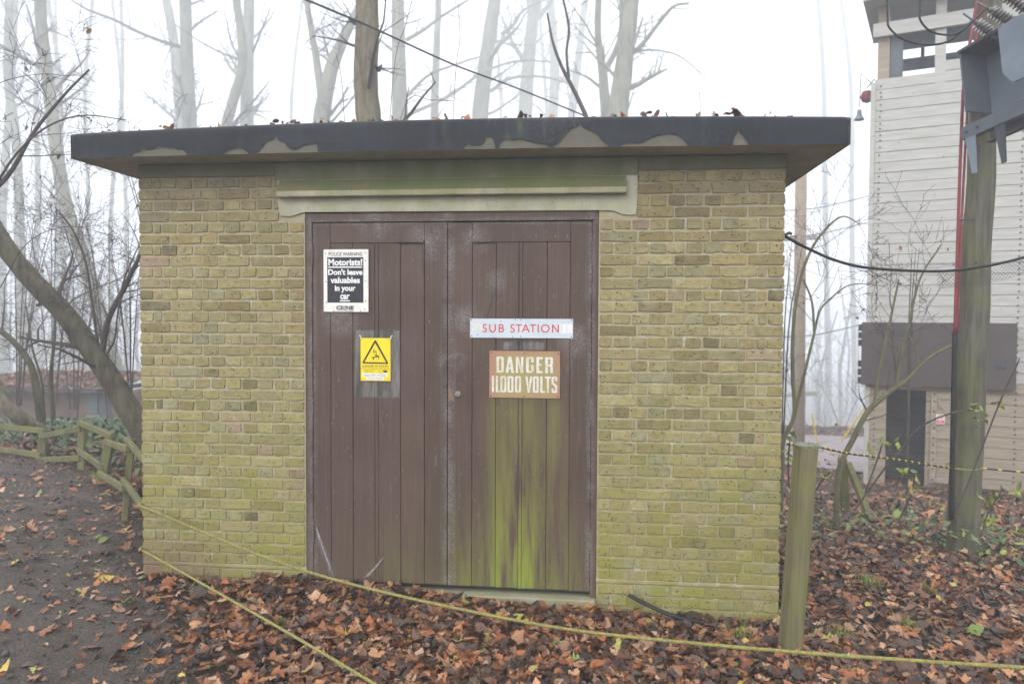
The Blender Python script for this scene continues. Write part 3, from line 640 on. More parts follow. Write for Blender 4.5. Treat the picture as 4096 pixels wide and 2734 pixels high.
# thin geometric capitals drawn as strokes
def stroke_letter(mb, ch, u0, u1, v0, v1, t, y):
    W_ = u1-u0; Hh = v1-v0
    def arc(cx, cy_, rx, ry, a0, a1, n=14): return [(cx+rx*math.cos(math.radians(a0+(a1-a0)*i/n)), cy_-ry*math.sin(math.radians(a0+(a1-a0)*i/n))) for i in range(n+1)]
    S = {'S': [arc(.52, .26, .42, .25, 40, 250, 12)+arc(.42, .75, .5, .24, 75, -150, 14)], 'U': [[(.02, 0), (.02, .62)]+arc(.5, .62, .48, .37, 180, 360)+[(.98, .62), (.98, 0)]],
         'B': [[(.05, 0), (.05, 1)], [(.05, .02), (.5, .02)]+arc(.5, .24, .35, .22, 90, -90, 8)+[(.05, .46)], [(.05, .48), (.55, .48)]+arc(.55, .73, .42, .25, 90, -90, 8)+[(.05, .98)]],
         'T': [[(0, .04), (1, .04)], [(.5, 0), (.5, 1)]], 'A': [[(0, 1), (.5, 0), (1, 1)], [(.2, .66), (.8, .66)]], 'I': [[(.5, 0), (.5, 1)]],
         'O': [arc(.5, .5, .47, .47, 0, 360, 26)], 'N': [[(.03, 1), (.03, 0), (.97, 1), (.97, 0)]]}[ch]
    for P in S:
        P = [(u0+a*W_, v0+b*Hh) for a, b in P]
        for (a, b), (c, d) in zip(P[:-1], P[1:]):
            L = math.hypot(c-a, d-b) or 1; nx_, ny_ = -(d-b)/L*t, (c-a)/L*t; ex, ey = (c-a)/L*t*.35, (d-b)/L*t*.35
            k = len(mb.f) % 7; mb.add([(fx(a+nx_-ex), y-k*.00006, fz(b+ny_-ey)), (fx(c+nx_+ex), y-k*.00006, fz(d+ny_+ey)), (fx(c-nx_+ex), y-k*.00006, fz(d-ny_+ey)), (fx(a-nx_-ex), y-k*.00006, fz(b-ny_-ey))], [(0, 1, 2, 3)])
for ch, a, b in (('S', 432, 492), ('U', 538, 626), ('B', 682, 752), ('S', 860, 920), ('T', 940, 1028), ('A', 1038, 1142), ('T', 1156, 1242), ('I', 1270, 1292), ('O', 1328, 1448), ('N', 1496, 1588)):
    mb = MB(); stroke_letter(mb, ch, a, b, 260, 380, 9, y); mb.build('letter', M['signred'], e)
MB().box((fx(1600), y-.0004, fz(393)), (fx(1800), y+.0007, fz(248))).build('inspection_sticker', M['white'], e)
mb = MB()
for k in range(8): mb.box((fx(1605), y-.0008, fz(268+k*15)), (fx(1605+random.uniform(40, 66)), y-.0005, fz(264+k*15))).box((fx(1693), y-.0008, fz(268+k*15)), (fx(1693+random.uniform(30, 62)), y-.0005, fz(264+k*15)))
mb.build('sticker_print', plain('grey_print', (.4, .4, .42), .6), e)
MB().poly([(fx(a), fz(b)) for a, b in ((258, 248), (432, 250), (436, 385), (400, 362), (380, 320), (330, 345), (262, 360))], y-.0003, y+.0007).build('torn_sticker', plain('dirty_sticker', (.60, .60, .53), .4, .2, 60), e)
screws(e, [(fx(a), fz(b)) for a, b in ((252, 190), (258, 445), (710, 210), (350, 428), (930, 190), (893, 453), (1018, 190), (1016, 450), (1785, 193), (1782, 453))], y, M['bolt'], .0038)
# DANGER 11,000 VOLTS: block letters
x0, x1, z0, z1 = -1.847, -1.387, 1.345, 1.650
e, p, y = plate('high_voltage_sign', x0, x1, z0, z1, .005, M['volt'], 'faded reddish DANGER 11,000 VOLTS plate with white block letters on right door', 'sign', .0012)
fx = lambda u: x0+(x1-x0)*(u-527)/(1610-527); fz = lambda v: z1-(z1-z0)*(v-662)/(1385-662)
def block(ch, u0, u1, v0, v1, t, y):
    mb = MB(); W_, Hh = u1-u0, v1-v0; c = t*.45; q = [0]
    def pg(P): mb.add([(fx(u0+a), y-q[0]*.00008, fz(v0+b)) for a, b in P], [tuple(range(len(P)))]); q[0] += 1
    def R(a, b, cc, d): pg([(a, d), (cc, d), (cc, b), (a, b)])
    if ch in 'O0':
        pg([(c, 0), (0, c), (0, Hh-c), (c, Hh), (t, Hh-t*.8), (t, t*.8)]); pg([(W_-c, 0), (W_, c), (W_, Hh-c), (W_-c, Hh), (W_-t, Hh-t*.8), (W_-t, t*.8)]); pg([(c, 0), (t, t*.8), (W_-t, t*.8), (W_-c, 0)]); pg([(c, Hh), (t, Hh-t*.8), (W_-t, Hh-t*.8), (W_-c, Hh)])
    elif ch == 'D': R(0, 0, t, Hh); pg([(t, 0), (t, t*.8), (W_-t, t*.8), (W_-c, 0)]); pg([(t, Hh), (t, Hh-t*.8), (W_-t, Hh-t*.8), (W_-c, Hh)]); pg([(W_-c, 0), (W_, c), (W_, Hh-c), (W_-c, Hh), (W_-t, Hh-t*.8), (W_-t, t*.8)])
    elif ch == 'A': pg([(0, Hh), (t, Hh), (W_*.5+t*.22, 0), (W_*.5-t*.55, 0)]); pg([(W_-t, Hh), (W_, Hh), (W_*.5+t*.55, 0), (W_*.5-t*.22, 0)]); R(W_*.26, Hh*.66, W_*.74, Hh*.78)
    elif ch == 'N': R(0, 0, t*.85, Hh); R(W_-t*.85, 0, W_, Hh); pg([(t*.3, 0), (t, 0), (W_-t*.3, Hh), (W_-t, Hh)])
    elif ch == 'G': pg([(c, 0), (0, c), (0, Hh-c), (c, Hh), (t, Hh-t*.8), (t, t*.8)]); pg([(c, 0), (t, t*.8), (W_-t, t*.8), (W_-c, 0)]); pg([(c, Hh), (t, Hh-t*.8), (W_-t, Hh-t*.8), (W_-c, Hh)]); pg([(W_-c, 0), (W_, c), (W_, Hh*.34), (W_-t, Hh*.34), (W_-t, t*.8)]); R(W_-t, Hh*.5, W_, Hh-c); R(W_*.5, Hh*.5, W_-t*.5, Hh*.6)
    elif ch == 'E': R(0, 0, t, Hh); R(t*.9, 0, W_, t*.8); R(t*.9, Hh*.42, W_*.86, Hh*.42+t*.8); R(t*.9, Hh-t*.8, W_, Hh)
    elif ch == 'R': R(0, 0, t, Hh); R(t*.9, 0, W_-c, t*.8); pg([(W_-c, 0), (W_, c), (W_, Hh*.46), (W_-c*.8, Hh*.54), (W_-t, Hh*.46), (W_-t, t*.8)]); R(t*.9, Hh*.46, W_-c, Hh*.46+t*.7); pg([(W_-c, Hh*.5), (W_-t*.05, Hh*.6), (W_, Hh), (W_-t, Hh), (W_-t, Hh*.55)])
    elif ch == '1': R(0, 0, W_, Hh)
    elif ch == ',': pg([(0, 0), (W_, 0), (W_, Hh*.4), (W_*.3, Hh), (W_*.3, Hh*.5), (0, Hh*.5)])
    elif ch == 'V': pg([(0, 0), (t, 0), (W_*.5+t*.3, Hh), (W_*.5-t*.45, Hh)]); pg([(W_-t, 0), (W_, 0), (W_*.5+t*.45, Hh), (W_*.5-t*.3, Hh)])
    elif ch == 'L': R(0, 0, t, Hh); R(t*.9, Hh-t*.8, W_, Hh)
    elif ch == 'T': R(0, 0, W_, t*.8); R(W_*.5-t*.5, t*.7, W_*.5+t*.5, Hh)
    elif ch == 'S': pg([(c, 0), (W_-c, 0), (W_, c), (W_, Hh*.28), (W_-t, Hh*.28), (W_-t, t*.8), (t, t*.8), (c*.5, c)]); pg([(0, c), (c, 0), (t, t*.8), (t, Hh*.36), (W_, Hh*.56), (W_-t, Hh*.62), (0, Hh*.44)]); pg([(W_, Hh*.56), (W_, Hh-c), (W_-c, Hh), (W_-t, Hh-t*.8), (W_-t, Hh*.6)]); pg([(c, Hh), (0, Hh-c), (0, Hh*.72), (t, Hh*.72), (t, Hh-t*.8), (W_-t, Hh-t*.8), (W_-c, Hh)])
    mb.build('letter', M['letterwhite'], e)
for ch, a, b in (('D', 638, 752), ('A', 778, 908), ('N', 936, 1050), ('G', 1092, 1212), ('E', 1250, 1346), ('R', 1384, 1502)): block(ch, a, b, 750, 996, 42, y)
for ch, a, b in (('1', 567, 602), ('1', 628, 662), ('0', 698, 792), ('0', 808, 900), ('0', 924, 1018), ('V', 1082, 1190), ('O', 1198, 1288), ('L', 1310, 1388), ('T', 1380, 1474), ('S', 1482, 1570)): block(ch, a, b, 1048, 1298, 34, y)
block(',', 668, 690, 1272, 1318, 12, y)
screws(e, [(fx(a), fz(b)) for a, b in ((562, 688), (1068, 692), (1581, 702), (553, 1356), (1064, 1357), (1577, 1362))], y, M['bolt'], .005)

# ------------------------------------------------------------------ cobwebs
def web(P0, ends, label, n=5):
    P0 = Vector(P0); e = empty('cobweb', P0, label, 'cobweb', 'dusty cobwebs on the doors'); mb = MB()
    E = [Vector(q) for q in ends]
    for i in range(len(E)-1):
        for s in range(n):
            q = E[i].lerp(E[i+1], s/n)+Vector((random.uniform(-.01, .01), random.uniform(-.004, .002), random.uniform(-.01, .01)))
            mid = P0.lerp(q, .5)+Vector((random.uniform(-.008, .008), random.uniform(-.008, 0), random.uniform(-.012, .004)))
            mb.tube([P0, mid, q], [.0005, .0007, .0011], 3, False)
    mb.build('strand', M['web'], e)
    return e
    for i in range(len(E)-1): mb.add([P0, P0.lerp(E[i], .55)+Vector((0, -.004, 0)), E[i], E[i+1], P0.lerp(E[i+1], .55)+Vector((0, -.003, 0))], [(0, 1, 4), (1, 2, 3, 4)])
    mb.build('sheet', M['web'], e); return e
web((-3.02, .02, .46), [(-3.0, .02, .33), (-2.93, .01, .20), (-2.88, .0, .14), (-2.92, -.01, .12)], 'torn white cobweb hanging low at the left door frame')
web((-2.55, .02, .27), [(-2.64, -.01, .155), (-2.69, -.02, .125), (-2.70, -.02, .10)], 'white cobweb stretched above the leaves at foot of left door')
web((-1.29, .02, 1.63), [(-1.345, .022, 1.53), (-1.355, .022, 1.515)], 'small cobweb right of the voltage plate', 3)
web((-1.655, .02, 1.05), [(-1.675, .022, .86), (-1.67, .022, .85)], 'thin pale cobweb streak on the right door below the voltage plate', 3)
web((-2.19, .02, .98), [(-2.215, .022, .88), (-2.205, .022, .875)], 'pale cobweb tuft beside the meeting stile of the left door', 4)

# ------------------------------------------------------------------ fallen leaves
def oak_template():
    n = 12; ts = np.linspace(0, 1, n); V = []
    for t in ts:
        w_ = .27*np.sin(np.pi*min(1, t**.75*.97+.02))*(1+.36*np.cos(2*np.pi*(t*4.2+.05))); V += [(t-.5, -w_, 0), (t-.5, 0, 0), (t-.5, w_*(.9+.15*np.sin(9*t)), 0)]
    T = []
    for i in range(n-1):
        a = 3*i; T += [(a, a+3, a+1), (a+1, a+3, a+4), (a+1, a+4, a+2), (a+2, a+4, a+5)]
    b = len(V); V += [(-.68, .012, 0), (-.68, -.012, 0)]; T += [(b, b+1, 1)]
    return np.array(V, float), np.array(T)
def maple_template():
    V = [(0, 0, 0)]; n = 20
    rs = [.16, .30, .34, .44, .40, .52, .46, .47, .52, .62, .52, .47, .46, .52, .40, .44, .34, .30, .16, .06]
    for i in range(n): a = math.radians(-180+18+360*i/n*.98); V.append((rs[i]*math.cos(a), rs[i]*math.sin(a)*.82, 0))
    T = [(0, i, i+1) for i in range(1, n)]; b = len(V); V += [(-.62, .012, 0), (-.62, -.012, 0)]; T += [(0, b, b+1)]
    return np.array(V, float), np.array(T)
def oval_template():
    V = [(-.5, 0, 0), (-.25, -.2, 0), (-.25, .2, 0), (.05, -.26, 0), (.05, .26, 0), (.3, -.17, 0), (.3, .17, 0), (.52, 0, 0), (0, 0, 0)]
    T = [(0, 1, 8), (1, 3, 8), (3, 5, 8), (5, 7, 8), (7, 6, 8), (6, 4, 8), (4, 2, 8), (2, 0, 8)]; return np.array(V, float), np.array(T)
TPL = [oak_template(), maple_template(), oval_template()]
DK = [(.042, .027, .020), (.060, .035, .024), (.080, .040, .024), (.048, .036, .031), (.11, .055, .030), (.085, .062, .05), (.12, .06, .034)]
LT = [(.30, .105, .035), (.23, .08, .03), (.38, .19, .09), (.17, .065, .03), (.46, .27, .16), (.26, .14, .08), (.36, .15, .055)]
YE = [(.48, .34, .06), (.36, .34, .08), (.2, .27, .06)]
def leaf_verts(kind, size, rng, flat=.3):
    V, T = TPL[kind]; v = V.copy(); v[:, 1] *= rng.uniform(.8, 1.15)
    k1, k2, k3 = rng.normal(0, .6), rng.normal(.3, .8), rng.normal(0, .45)
    v[:, 2] = k1*v[:, 0]**2+k2*v[:, 1]**2*1.6+k3*v[:, 0]*v[:, 1]+rng.normal(0, .018, len(v))
    v *= size; a, b, c = rng.uniform(0, 6.283), rng.normal(0, flat), rng.normal(0, flat)
    ca, sa = math.cos(a), math.sin(a); Rz = np.array([(ca, -sa, 0), (sa, ca, 0), (0, 0, 1)])
    Rx = np.array([(1, 0, 0), (0, math.cos(b), -math.sin(b)), (0, math.sin(b), math.cos(b))]); Ry = np.array([(math.cos(c), 0, math.sin(c)), (0, 1, 0), (-math.sin(c), 0, math.cos(c))])
    return v @ (Rz @ Ry @ Rx).T, T
def pick(rng, pd=.6, pl=.36):
    r = rng.random(); L = DK if r < pd else LT if r < pd+pl else YE
    c = np.array(L[rng.integers(len(L))])*rng.uniform(.75, 1.25); return c
def scatter(name, n, sampler, size, label, pd=.6, pl=.36, flat=.3, lift=.03, mat=None, kinds=(.66, .16, .18)):
    Vs = []; Ts = []; Cs = []; o = 0; k = 0
    while k < n:
        q = sampler()
        if q is None: continue
        x, y, dz = q; kind = RNG.choice(3, p=kinds); s = size*min(1.45, RNG.lognormal(0, .30))*(1.2 if kind == 1 else 1)
        v, T = leaf_verts(kind, s, RNG, flat); v = v+(x, y, tz(x, y)+dz+RNG.random()**1.5*lift)
        Vs.append(v); Ts.append(T+o); o += len(v); Cs.append(np.tile(pick(RNG, pd, pl), (len(v), 1))); k += 1
    ob = tris_mesh(name, np.concatenate(Vs), np.concatenate(Ts), np.concatenate(Cs), mat or M['leaf']); ob.data.polygons.foreach_set('use_smooth', [True]*len(ob.data.polygons)); return tag(ob, label, 'leaves', kind='stuff')
def inside_hut(x, y): return -W-.02 < x < .02 and y > -.015
def s_front():
    x = RNG.uniform(-4.6, .4); y = RNG.uniform(-1.75, -.02); pth, d = on_path(x, y)
    if pth:
        if RNG.random() > .28*math.exp(-d/.22): return None
        return x, y, .015
    if d < .7 and RNG.random() > .3+.7*(d/.7): return None
    return x, y, .012+.06*max(0, 1+y/.22)*max(0, min(1, (-1.9-x)/.6))*(1 if x > -3.4 else 0)
scatter('leaf_litter', 11500, s_front, .070, 'thick brown leaf litter banked in front of the hut doors', .49, .495, .32, .045)
def s_right():
    y = RNG.uniform(-1.9, 6.5)**1; x = RNG.uniform(-.1, .9+.75*(y+2.2))
    if inside_hut(x, y) or y > 3.2 and RNG.random() < .5: return None
    return x, y, .01
scatter('leaf_litter', 17000, s_right, .071, 'leaf litter covering the slope right of the hut', .52, .465, .32, .05)
def s_left():
    t = RNG.random(); i = int(t*80)+22; p = A[i]; dx = RNG.exponential(.55)+.02
    tn = A[i+1]-A[i-1]; tn = tn/np.linalg.norm(tn); x, y = p[0]+tn[1]*dx, p[1]-tn[0]*dx
    if inside_hut(x, y): return None
    return x, y, .01
scatter('leaf_litter', 2600, s_left, .095, 'reddish leaf litter along the wooden fence left of the hut', .3, .66, .3, .04)
def s_wood():
    y = RNG.uniform(3, 24); x = RNG.uniform(-14-y*.4, 10)
    if inside_hut(x, y) or (-W < x < 0 and y < 8) or on_path(x, y)[0]: return None
    return x, y, .02
scatter('leaf_litter', 5000, s_wood, .13, 'far leaf litter and chips on the woodland floor', .15, .83, .25, .03)
def s_chip():
    x = RNG.uniform(.3, 9); y = RNG.uniform(4, 11.5); return x, y, .015
scatter('wood_chips', 3500, s_chip, .07, 'pale wood chips spread around the foot of the timber tower', .1, .9, .25, .02, kinds=(.1, .1, .8))
def s_path():
    u = RNG.random()**1.2*.75; i = int(RNG.random()**1.2*95)+8; p = A[i]*(1-u)+B[i]*u
    if p[1] < -1.9: return None
    return p[0]+RNG.normal(0, .1), p[1]+RNG.normal(0, .1), .02
scatter('leaf_litter', 3600, s_path, .046, 'small broken leaf scraps strewn over the gravel path', .4, .56, .25, .01)
lab = {0: 'single fallen oak leaf on the dark gravel path', 1: 'single broad fallen leaf on the dark gravel path', 2: 'small oval fallen leaf on the dark gravel path'}
kk = 0
while kk < 210:
    q = s_path()
    if q is None or q[1] > 2.6: continue
    kind = int(RNG.choice(3, p=(.75, .15, .1))); v, T = leaf_verts(kind, .105*RNG.lognormal(0, .2), RNG, .22); x, y, dz = q
    ob = tris_mesh('fallen_leaf', v, T, np.tile(pick(RNG, .12, .8), (len(v), 1)), M['leaf']); ob.location = (x, y, tz(x, y)+.035)
    tag(ob, lab[kind], 'leaf', ('oak leaves lying on the path', 'broad leaves lying on the path', 'oval leaves lying on the path')[kind]); kk += 1
# leaves caught on the roof edge
for px, py, s in ((415, 283, .10), (395, 288, .06), (500, 278, .05), (900, 268, .06), (918, 268, .06), (1000, 266, .05), (1070, 264, .08), (1128, 262, .07), (1265, 262, .05), (1370, 262, .06), (1440, 262, .05), (1695, 258, .12), (1835, 262, .06), (235, 298, .05), (845, 270, .08), (1610, 263, .05)):
    X, Z = onY(px*K, py*K, -OF+.05); v, T = leaf_verts(0, s*1.25, RNG, .55); zz = ZRT+.04*camber(X)-.012
    v[:, 2] -= v[:, 2].min(); ob = tris_mesh('fallen_leaf', v, T, np.tile(np.array(LT[RNG.integers(3)]), (len(v), 1)), M['leaf']); ob.location = (X, -OF+.05+RNG.uniform(0, .06), zz)
    tag(ob, 'large curled orange leaf on the right end of the flat roof' if s > .11 else 'small dead leaf caught on the edge of the flat roof', 'leaf', None if s > .11 else 'leaves caught on the roof edge')

Vs = []; Ts = []; Cs = []; o = 0
cc = RNG.uniform(-W-.1, .2, 26)
for q in range(190):
    x = float(np.clip(RNG.choice(cc)+RNG.normal(0, .05), -W-.25, .27)) if q % 5 else RNG.uniform(-W-.2, .25); y = -OF+.02+RNG.exponential(.12); v, T = leaf_verts(int(RNG.choice([0, 2])), RNG.uniform(.02, .06), RNG, .7)
    Vs.append(v+(x, y, ZRT+.04*camber(x)+.012+RNG.uniform(0, .018))); Ts.append(T+o); o += len(v); Cs.append(np.tile(pick(RNG, .6, .4), (len(v), 1)))
tag(tris_mesh('roof_litter', np.concatenate(Vs), np.concatenate(Ts), np.concatenate(Cs), M['leaf']), 'dead leaf scraps and moss lying along the flat roof edge', 'leaves', kind='stuff')

# ------------------------------------------------------------------ ropes, post, pipe
def catmull(P, n=8):
    P = [Vector(p) for p in P]; P = [P[0]*2-P[1]]+P+[P[-1]*2-P[-2]]; out = []
    for i in range(1, len(P)-2):
        for k in range(n):
            t = k/n; a, b, c, d = P[i-1:i+3]; out.append(.5*((2*b)+(c-a)*t+(2*a-5*b+4*c-d)*t*t+(3*b-a-3*c+d)*t**3))
    return out+[P[-2]]
def rope(pts, r, name, label, cat, mat, group=None):
    P = catmull(pts, 26); mb = MB(); 
    m0 = len(P); L = [0]
    for a, b in zip(P[:-1], P[1:]): L.append(L[-1]+(b-a).length)
    fine = []; n = int(L[-1]/.006)
    for i in range(n+1):
        s = L[-1]*i/n; k = int(np.searchsorted(L, s, 'right'))-1; k = min(k, m0-2); fine.append(P[k].lerp(P[k+1], (s-L[k])/(L[k+1]-L[k]+1e-9)))
    # twisted lay: three strands
    for ph in range(3):
        q = []
        for i, p in enumerate(fine):
            a = i*.006*2*math.pi/.05+ph*2.0944; t = (fine[min(i+1, n)]-fine[max(i-1, 0)]).normalized(); u = t.cross(Vector((0, 0, 1))).normalized(); v = t.cross(u); q.append(p+(u*math.cos(a)+v*math.sin(a))*r*.48)
        mb.tube(q, r*.56, 5, True)
    return tag(mb.build(name, mat, None, None, True), label, cat, group)
rope([(-4.262, .5, .64), (-4.262, .06, .58), (-4.25, -.014, .567), (-4.15, -.035, .545), (-2.984, -.30, .268), (-1.614, -.727, .187), (-.638, -1.024, .227), (.727, -1.377, .339), (2.2, -1.78, .52)], .0098, 'barrier_rope', 'upper yellow rope sagging across in front of the doors', 'rope', M['rope'])
rope([(-4.262, .5, .33), (-4.262, .06, .275), (-4.25, -.014, .265), (-4.15, -.06, .25), dp(600, 1415, 4.42), dp(860, 1568, 3.72), dp(1100, 1720, 3.2)], .0086, 'barrier_rope', 'lower yellow rope running from the left wall corner to the ground', 'rope', M['rope'])
pb = gb = (-.045, -.42); ptop = dp(1843, 1020, 4.38)
e = empty('wooden_post', (pb[0], pb[1], tz(*pb)), 'leaning square mossy post at the right corner of the hut', 'post')
b0 = Vector((pb[0]-.005, pb[1], tz(*pb)-.25)); d = (ptop-Vector((pb[0]-.005, pb[1], tz(*pb)))); q = d.normalized()
yv = Vector((-.25, 1, 0)); xv = yv.cross(q).normalized(); yv = q.cross(xv).normalized(); Mp = Matrix(((xv.x, yv.x, q.x, b0.x), (xv.y, yv.y, q.y, b0.y), (xv.z, yv.z, q.z, b0.z), (0, 0, 0, 1)))
Lp = d.length+.25; hw = .052
MB().bbox((-hw, -hw, 0), (hw, hw, Lp), Mp, .008).build('post_body', M['post'], e)
m = MB()
for i in range(40):
    a = random.uniform(-hw-.01, hw+.012); b = random.uniform(-hw, hw); m.lathe([(.012, 0), (.016, .006), (.006, .014)], Mp @ Matrix.Translation((a, b, Lp-.004)), 6)
m.build('moss_cap', plain('grey_moss', (.16, .18, .13), .95, .3, 60, bump=.01), e)
for zz in (.42, .78, 1.18): MB().bbox((hw, -.02, zz-.03), (hw+.012, .03, zz+.05), Mp, .002).build('bracket', M['post'], e)
pp = MB().tube(catmull([(-.94, -.05, .11), (-.80, -.09, .055), (-.66, -.14, .02), (-.45, -.16, -.01)]), .013, 8).build('black_pipe', M['black']); tag(pp, 'short black plastic pipe lying against the wall base', 'pipe')

# ------------------------------------------------------------------ wooden fence on the left
fen = empty('rail_fence', dp(300, 1130, 7.4), 'crooked mossy two-rail wooden fence beside the path', 'fence')
fp = lambda a, b, D: Vector(CAM+ray(a/2.340, 1480+b/2.340)*D)
def bar(a, b, w_, h_, mat, parent, name, c=.006):
    a, b = Vector(a), Vector(b); t = (b-a).normalized(); s = t.cross(Vector((0, 0, 1))); s = s.normalized() if s.length > .05 else Vector((1, 0, 0)); u = s.cross(t)
    Mx = Matrix(((t.x, s.x, u.x, a.x), (t.y, s.y, u.y, a.y), (t.z, s.z, u.z, a.z), (0, 0, 0, 1))); return MB().bbox((0, -w_/2, -h_/2), ((b-a).length, w_/2, h_/2), Mx, c).build(name, mat, parent)
for (ax, ay), (bx, by), D, wd in (((1235, 640), (1160, 1480), 6.65, .055), ((1040, 605), (920, 1190), 7.95, .085), ((778, 482), (775, 1040), 8.75, .085), ((412, 555), (370, 950), 9.3, .085), ((-120, 470), (-150, 900), 9.7, .085)):
    a = fp(ax, ay, D); b = fp(bx, by, D); b = b+(b-a).normalized()*.25; bar(b, a, wd, wd, M['timber'], fen, 'post')
for (a1, b1_, D1), (a2, b2_, D2) in (((-160, 505, 9.7), (420, 570, 9.25)), ((378, 615, 9.25), (757, 548, 8.7)), ((748, 492, 8.7), (1050, 622, 7.9)), ((985, 668, 7.9), (1195, 735, 6.6)), ((1188, 650, 6.6), (1370, 865, 5.75)),
                                     ((-160, 715, 9.7), (385, 797, 9.25)), ((348, 840, 9.25), (752, 822, 8.7)), ((735, 750, 8.7), (962, 912, 7.9)), ((928, 962, 7.9), (1163, 1108, 6.6)), ((1150, 1020, 6.6), (1375, 1330, 5.75))):
    bar(fp(a1, b1_, D1), fp(a2, b2_, D2), .04, .058*D1/8, M['timber'], fen, 'rail')

# ------------------------------------------------------------------ utility pole with switchgear
pole = empty('utility_pole', dp(2205, 1205, 6.85), 'tall weathered timber pole with green algae carrying steel switchgear', 'utility pole')
base = dp(2204, 1330, 6.85); top = dp(2272, -60, 6.75)
PA = lambda t: base.lerp(top, t)
m = MB(); n = 24; m.tube([PA(i/n)+Vector((.006*math.sin(i*1.3), .004*math.cos(i), 0)) for i in range(n+1)], [.134-.034*i/n for i in range(n+1)], 20); m.build('shaft', M['pole'], pole, smooth=True)
cable = lambda pts, r, mat, name, par, n=8: MB().tube(catmull(pts), r, n).build(name, mat, par, smooth=True)
cable([dp(2182, 1190, 6.72), dp(2186, 960, 6.72), dp(2190, 760, 6.72)], .021, M['black'], 'cable_guard', pole)
for dx, r in ((0, .014), (13, .011)):
    cable([dp(2190+dx*.35, 765, 6.70+dx*.004), dp(2196+dx*.5, 580, 6.70), dp(2204+dx*.8, 340, 6.70), dp(2212+dx, 180, 6.69), dp(2230+dx, 70, 6.69), dp(2246+dx*1.2, -20, 6.7)], r, M['red'], 'red_conduit', pole)
for yy in (620, 505, 338, 245, 187, 118):
    xx = 2190+(765-yy)*.075; MB().tube([dp(xx-8, yy, 6.69), dp(xx+8, yy-1, 6.66), dp(xx+26, yy-2, 6.68)], .007, 6).build('cable_clip', M['bolt'], pole)
m = MB(); c0 = dp(2212, 1068, 6.85); m.tube([c0+Vector((.142*math.cos(a), .142*math.sin(a), .01*math.sin(a+1))) for a in np.linspace(0, 6.283, 24)], .007, 5, False); m.build('cord_loop', M['green_cord'], pole)
# switchgear platform: channel beam + brackets + open box + insulators
D0 = 6.55; q0 = dp(2208, 308, D0); q1 = dp(2420, 213, 5.75); tv = (q1-q0).normalized(); nv = Vector((0, 0, 1)).cross(tv).normalized(); uv = tv.cross(nv)
Mx = Matrix(((tv.x, nv.x, uv.x, q0.x), (tv.y, nv.y, uv.y, q0.y), (tv.z, nv.z, uv.z, q0.z), (0, 0, 0, 1))); Ln = (q1-q0).length
gear = empty('steel_switchgear', PA(.78), 'blue-grey steel switchgear box bolted on a beam high on the pole', 'switchgear')
MB().bbox((0, -.01, -.055), (Ln, 0, .055), Mx, .002).box((0, 0, .047), (Ln, .055, .055), Mx).box((0, 0, -.055), (Ln, .055, -.047), Mx).build('channel_beam', M['steel_dark'], gear)
MB().bbox((0, .30, -.055), (Ln, .31, .055), Mx, .002).box((0, .245, .047), (Ln, .30, .055), Mx).box((0, .245, -.055), (Ln, .30, -.047), Mx).build('channel_beam', M['steel_deep'], gear)
for a, y_ in ((.03, -.012), (.30, .0)):
    m = MB(); m.add([Mx @ Vector(v) for v in ((a, y_, -.055), (a+.10, y_, -.055), (a+.075, y_, -.37), (a+.035, y_, -.37), (a, y_+.012, -.055), (a+.10, y_+.012, -.055), (a+.075, y_+.012, -.37), (a+.035, y_+.012, -.37))], [(3, 2, 1, 0), (4, 5, 6, 7), (0, 1, 5, 4), (1, 2, 6, 5), (2, 3, 7, 6), (3, 0, 4, 7)]); m.build('bracket', M['steel' if a < .1 else 'steel_deep'], gear)
for a in (.05, .16): MB().lathe([(.012, 0), (.012, .012), (.007, .014)], Mx @ Matrix.Translation((a, -.01, 0)) @ Matrix.Rotation(math.pi/2, 4, 'X'), 6).build('bolt', M['bolt'], gear)
# open steel cabinet resting on the beams: back, underside, left cheek, hanging front flap
bz = .058; m = MB(); m.bbox((.10, .22, bz), (Ln, .235, bz+.62), Mx, .002); m.build('cabinet_back', M['steel'], gear)
MB().bbox((.09, -.05, bz+.10), (.105, .235, bz+.62), Mx, .002).build('cabinet_cheek', M['steel_dark'], gear)
MB().bbox((.09, -.07, bz+.605), (Ln, .235, bz+.63), Mx, .002).build('cabinet_roof', M['steel_deep'], gear)
MB().poly([(.52, bz+.24), (.60, bz+.13), (Ln, bz+.13), (Ln, bz+.62), (.52, bz+.62)], -.075, -.06)
m = MB().poly([(.50, bz+.24), (.58, bz+.13), (Ln, bz+.13), (Ln, bz+.62), (.50, bz+.62)], -.085, -.068); m.v = [tuple(Mx @ Vector(v)) for v in m.v]; m.build('cabinet_flap', M['steel'], gear)
for k, (bx_, by_, tx, ty) in enumerate(((2300, 92, 2240, 50), (2340, 60, 2272, 22), (2372, 30, 2302, -20))):
    b = dp(bx_-14, by_-4, 6.25-.13*k); t = dp(tx-10, ty-4, 6.25-.13*k); ax = (t-b); L = ax.length; ax.normalize(); Mi = Matrix.Translation(b) @ Vector((0, 0, 1)).rotation_difference(ax).to_matrix().to_4x4()
    pr = [(.03, 0)]; nsh = 7
    for i in range(nsh): h0 = L*.1+L*.75*i/nsh; pr += [(.022, h0), (.052, h0+.006), (.048, h0+.014), (.024, h0+L*.07)]
    pr += [(.02, L*.88), (.012, L*.92), (.012, L)]
    MB().lathe(pr, Mi, 14).build('insulator', M['ceramic'], gear)
    MB().lathe([(.009, 0), (.009, .09)], Mi @ Matrix.Translation((0, 0, L)), 8).build('terminal', M['steel'], gear)
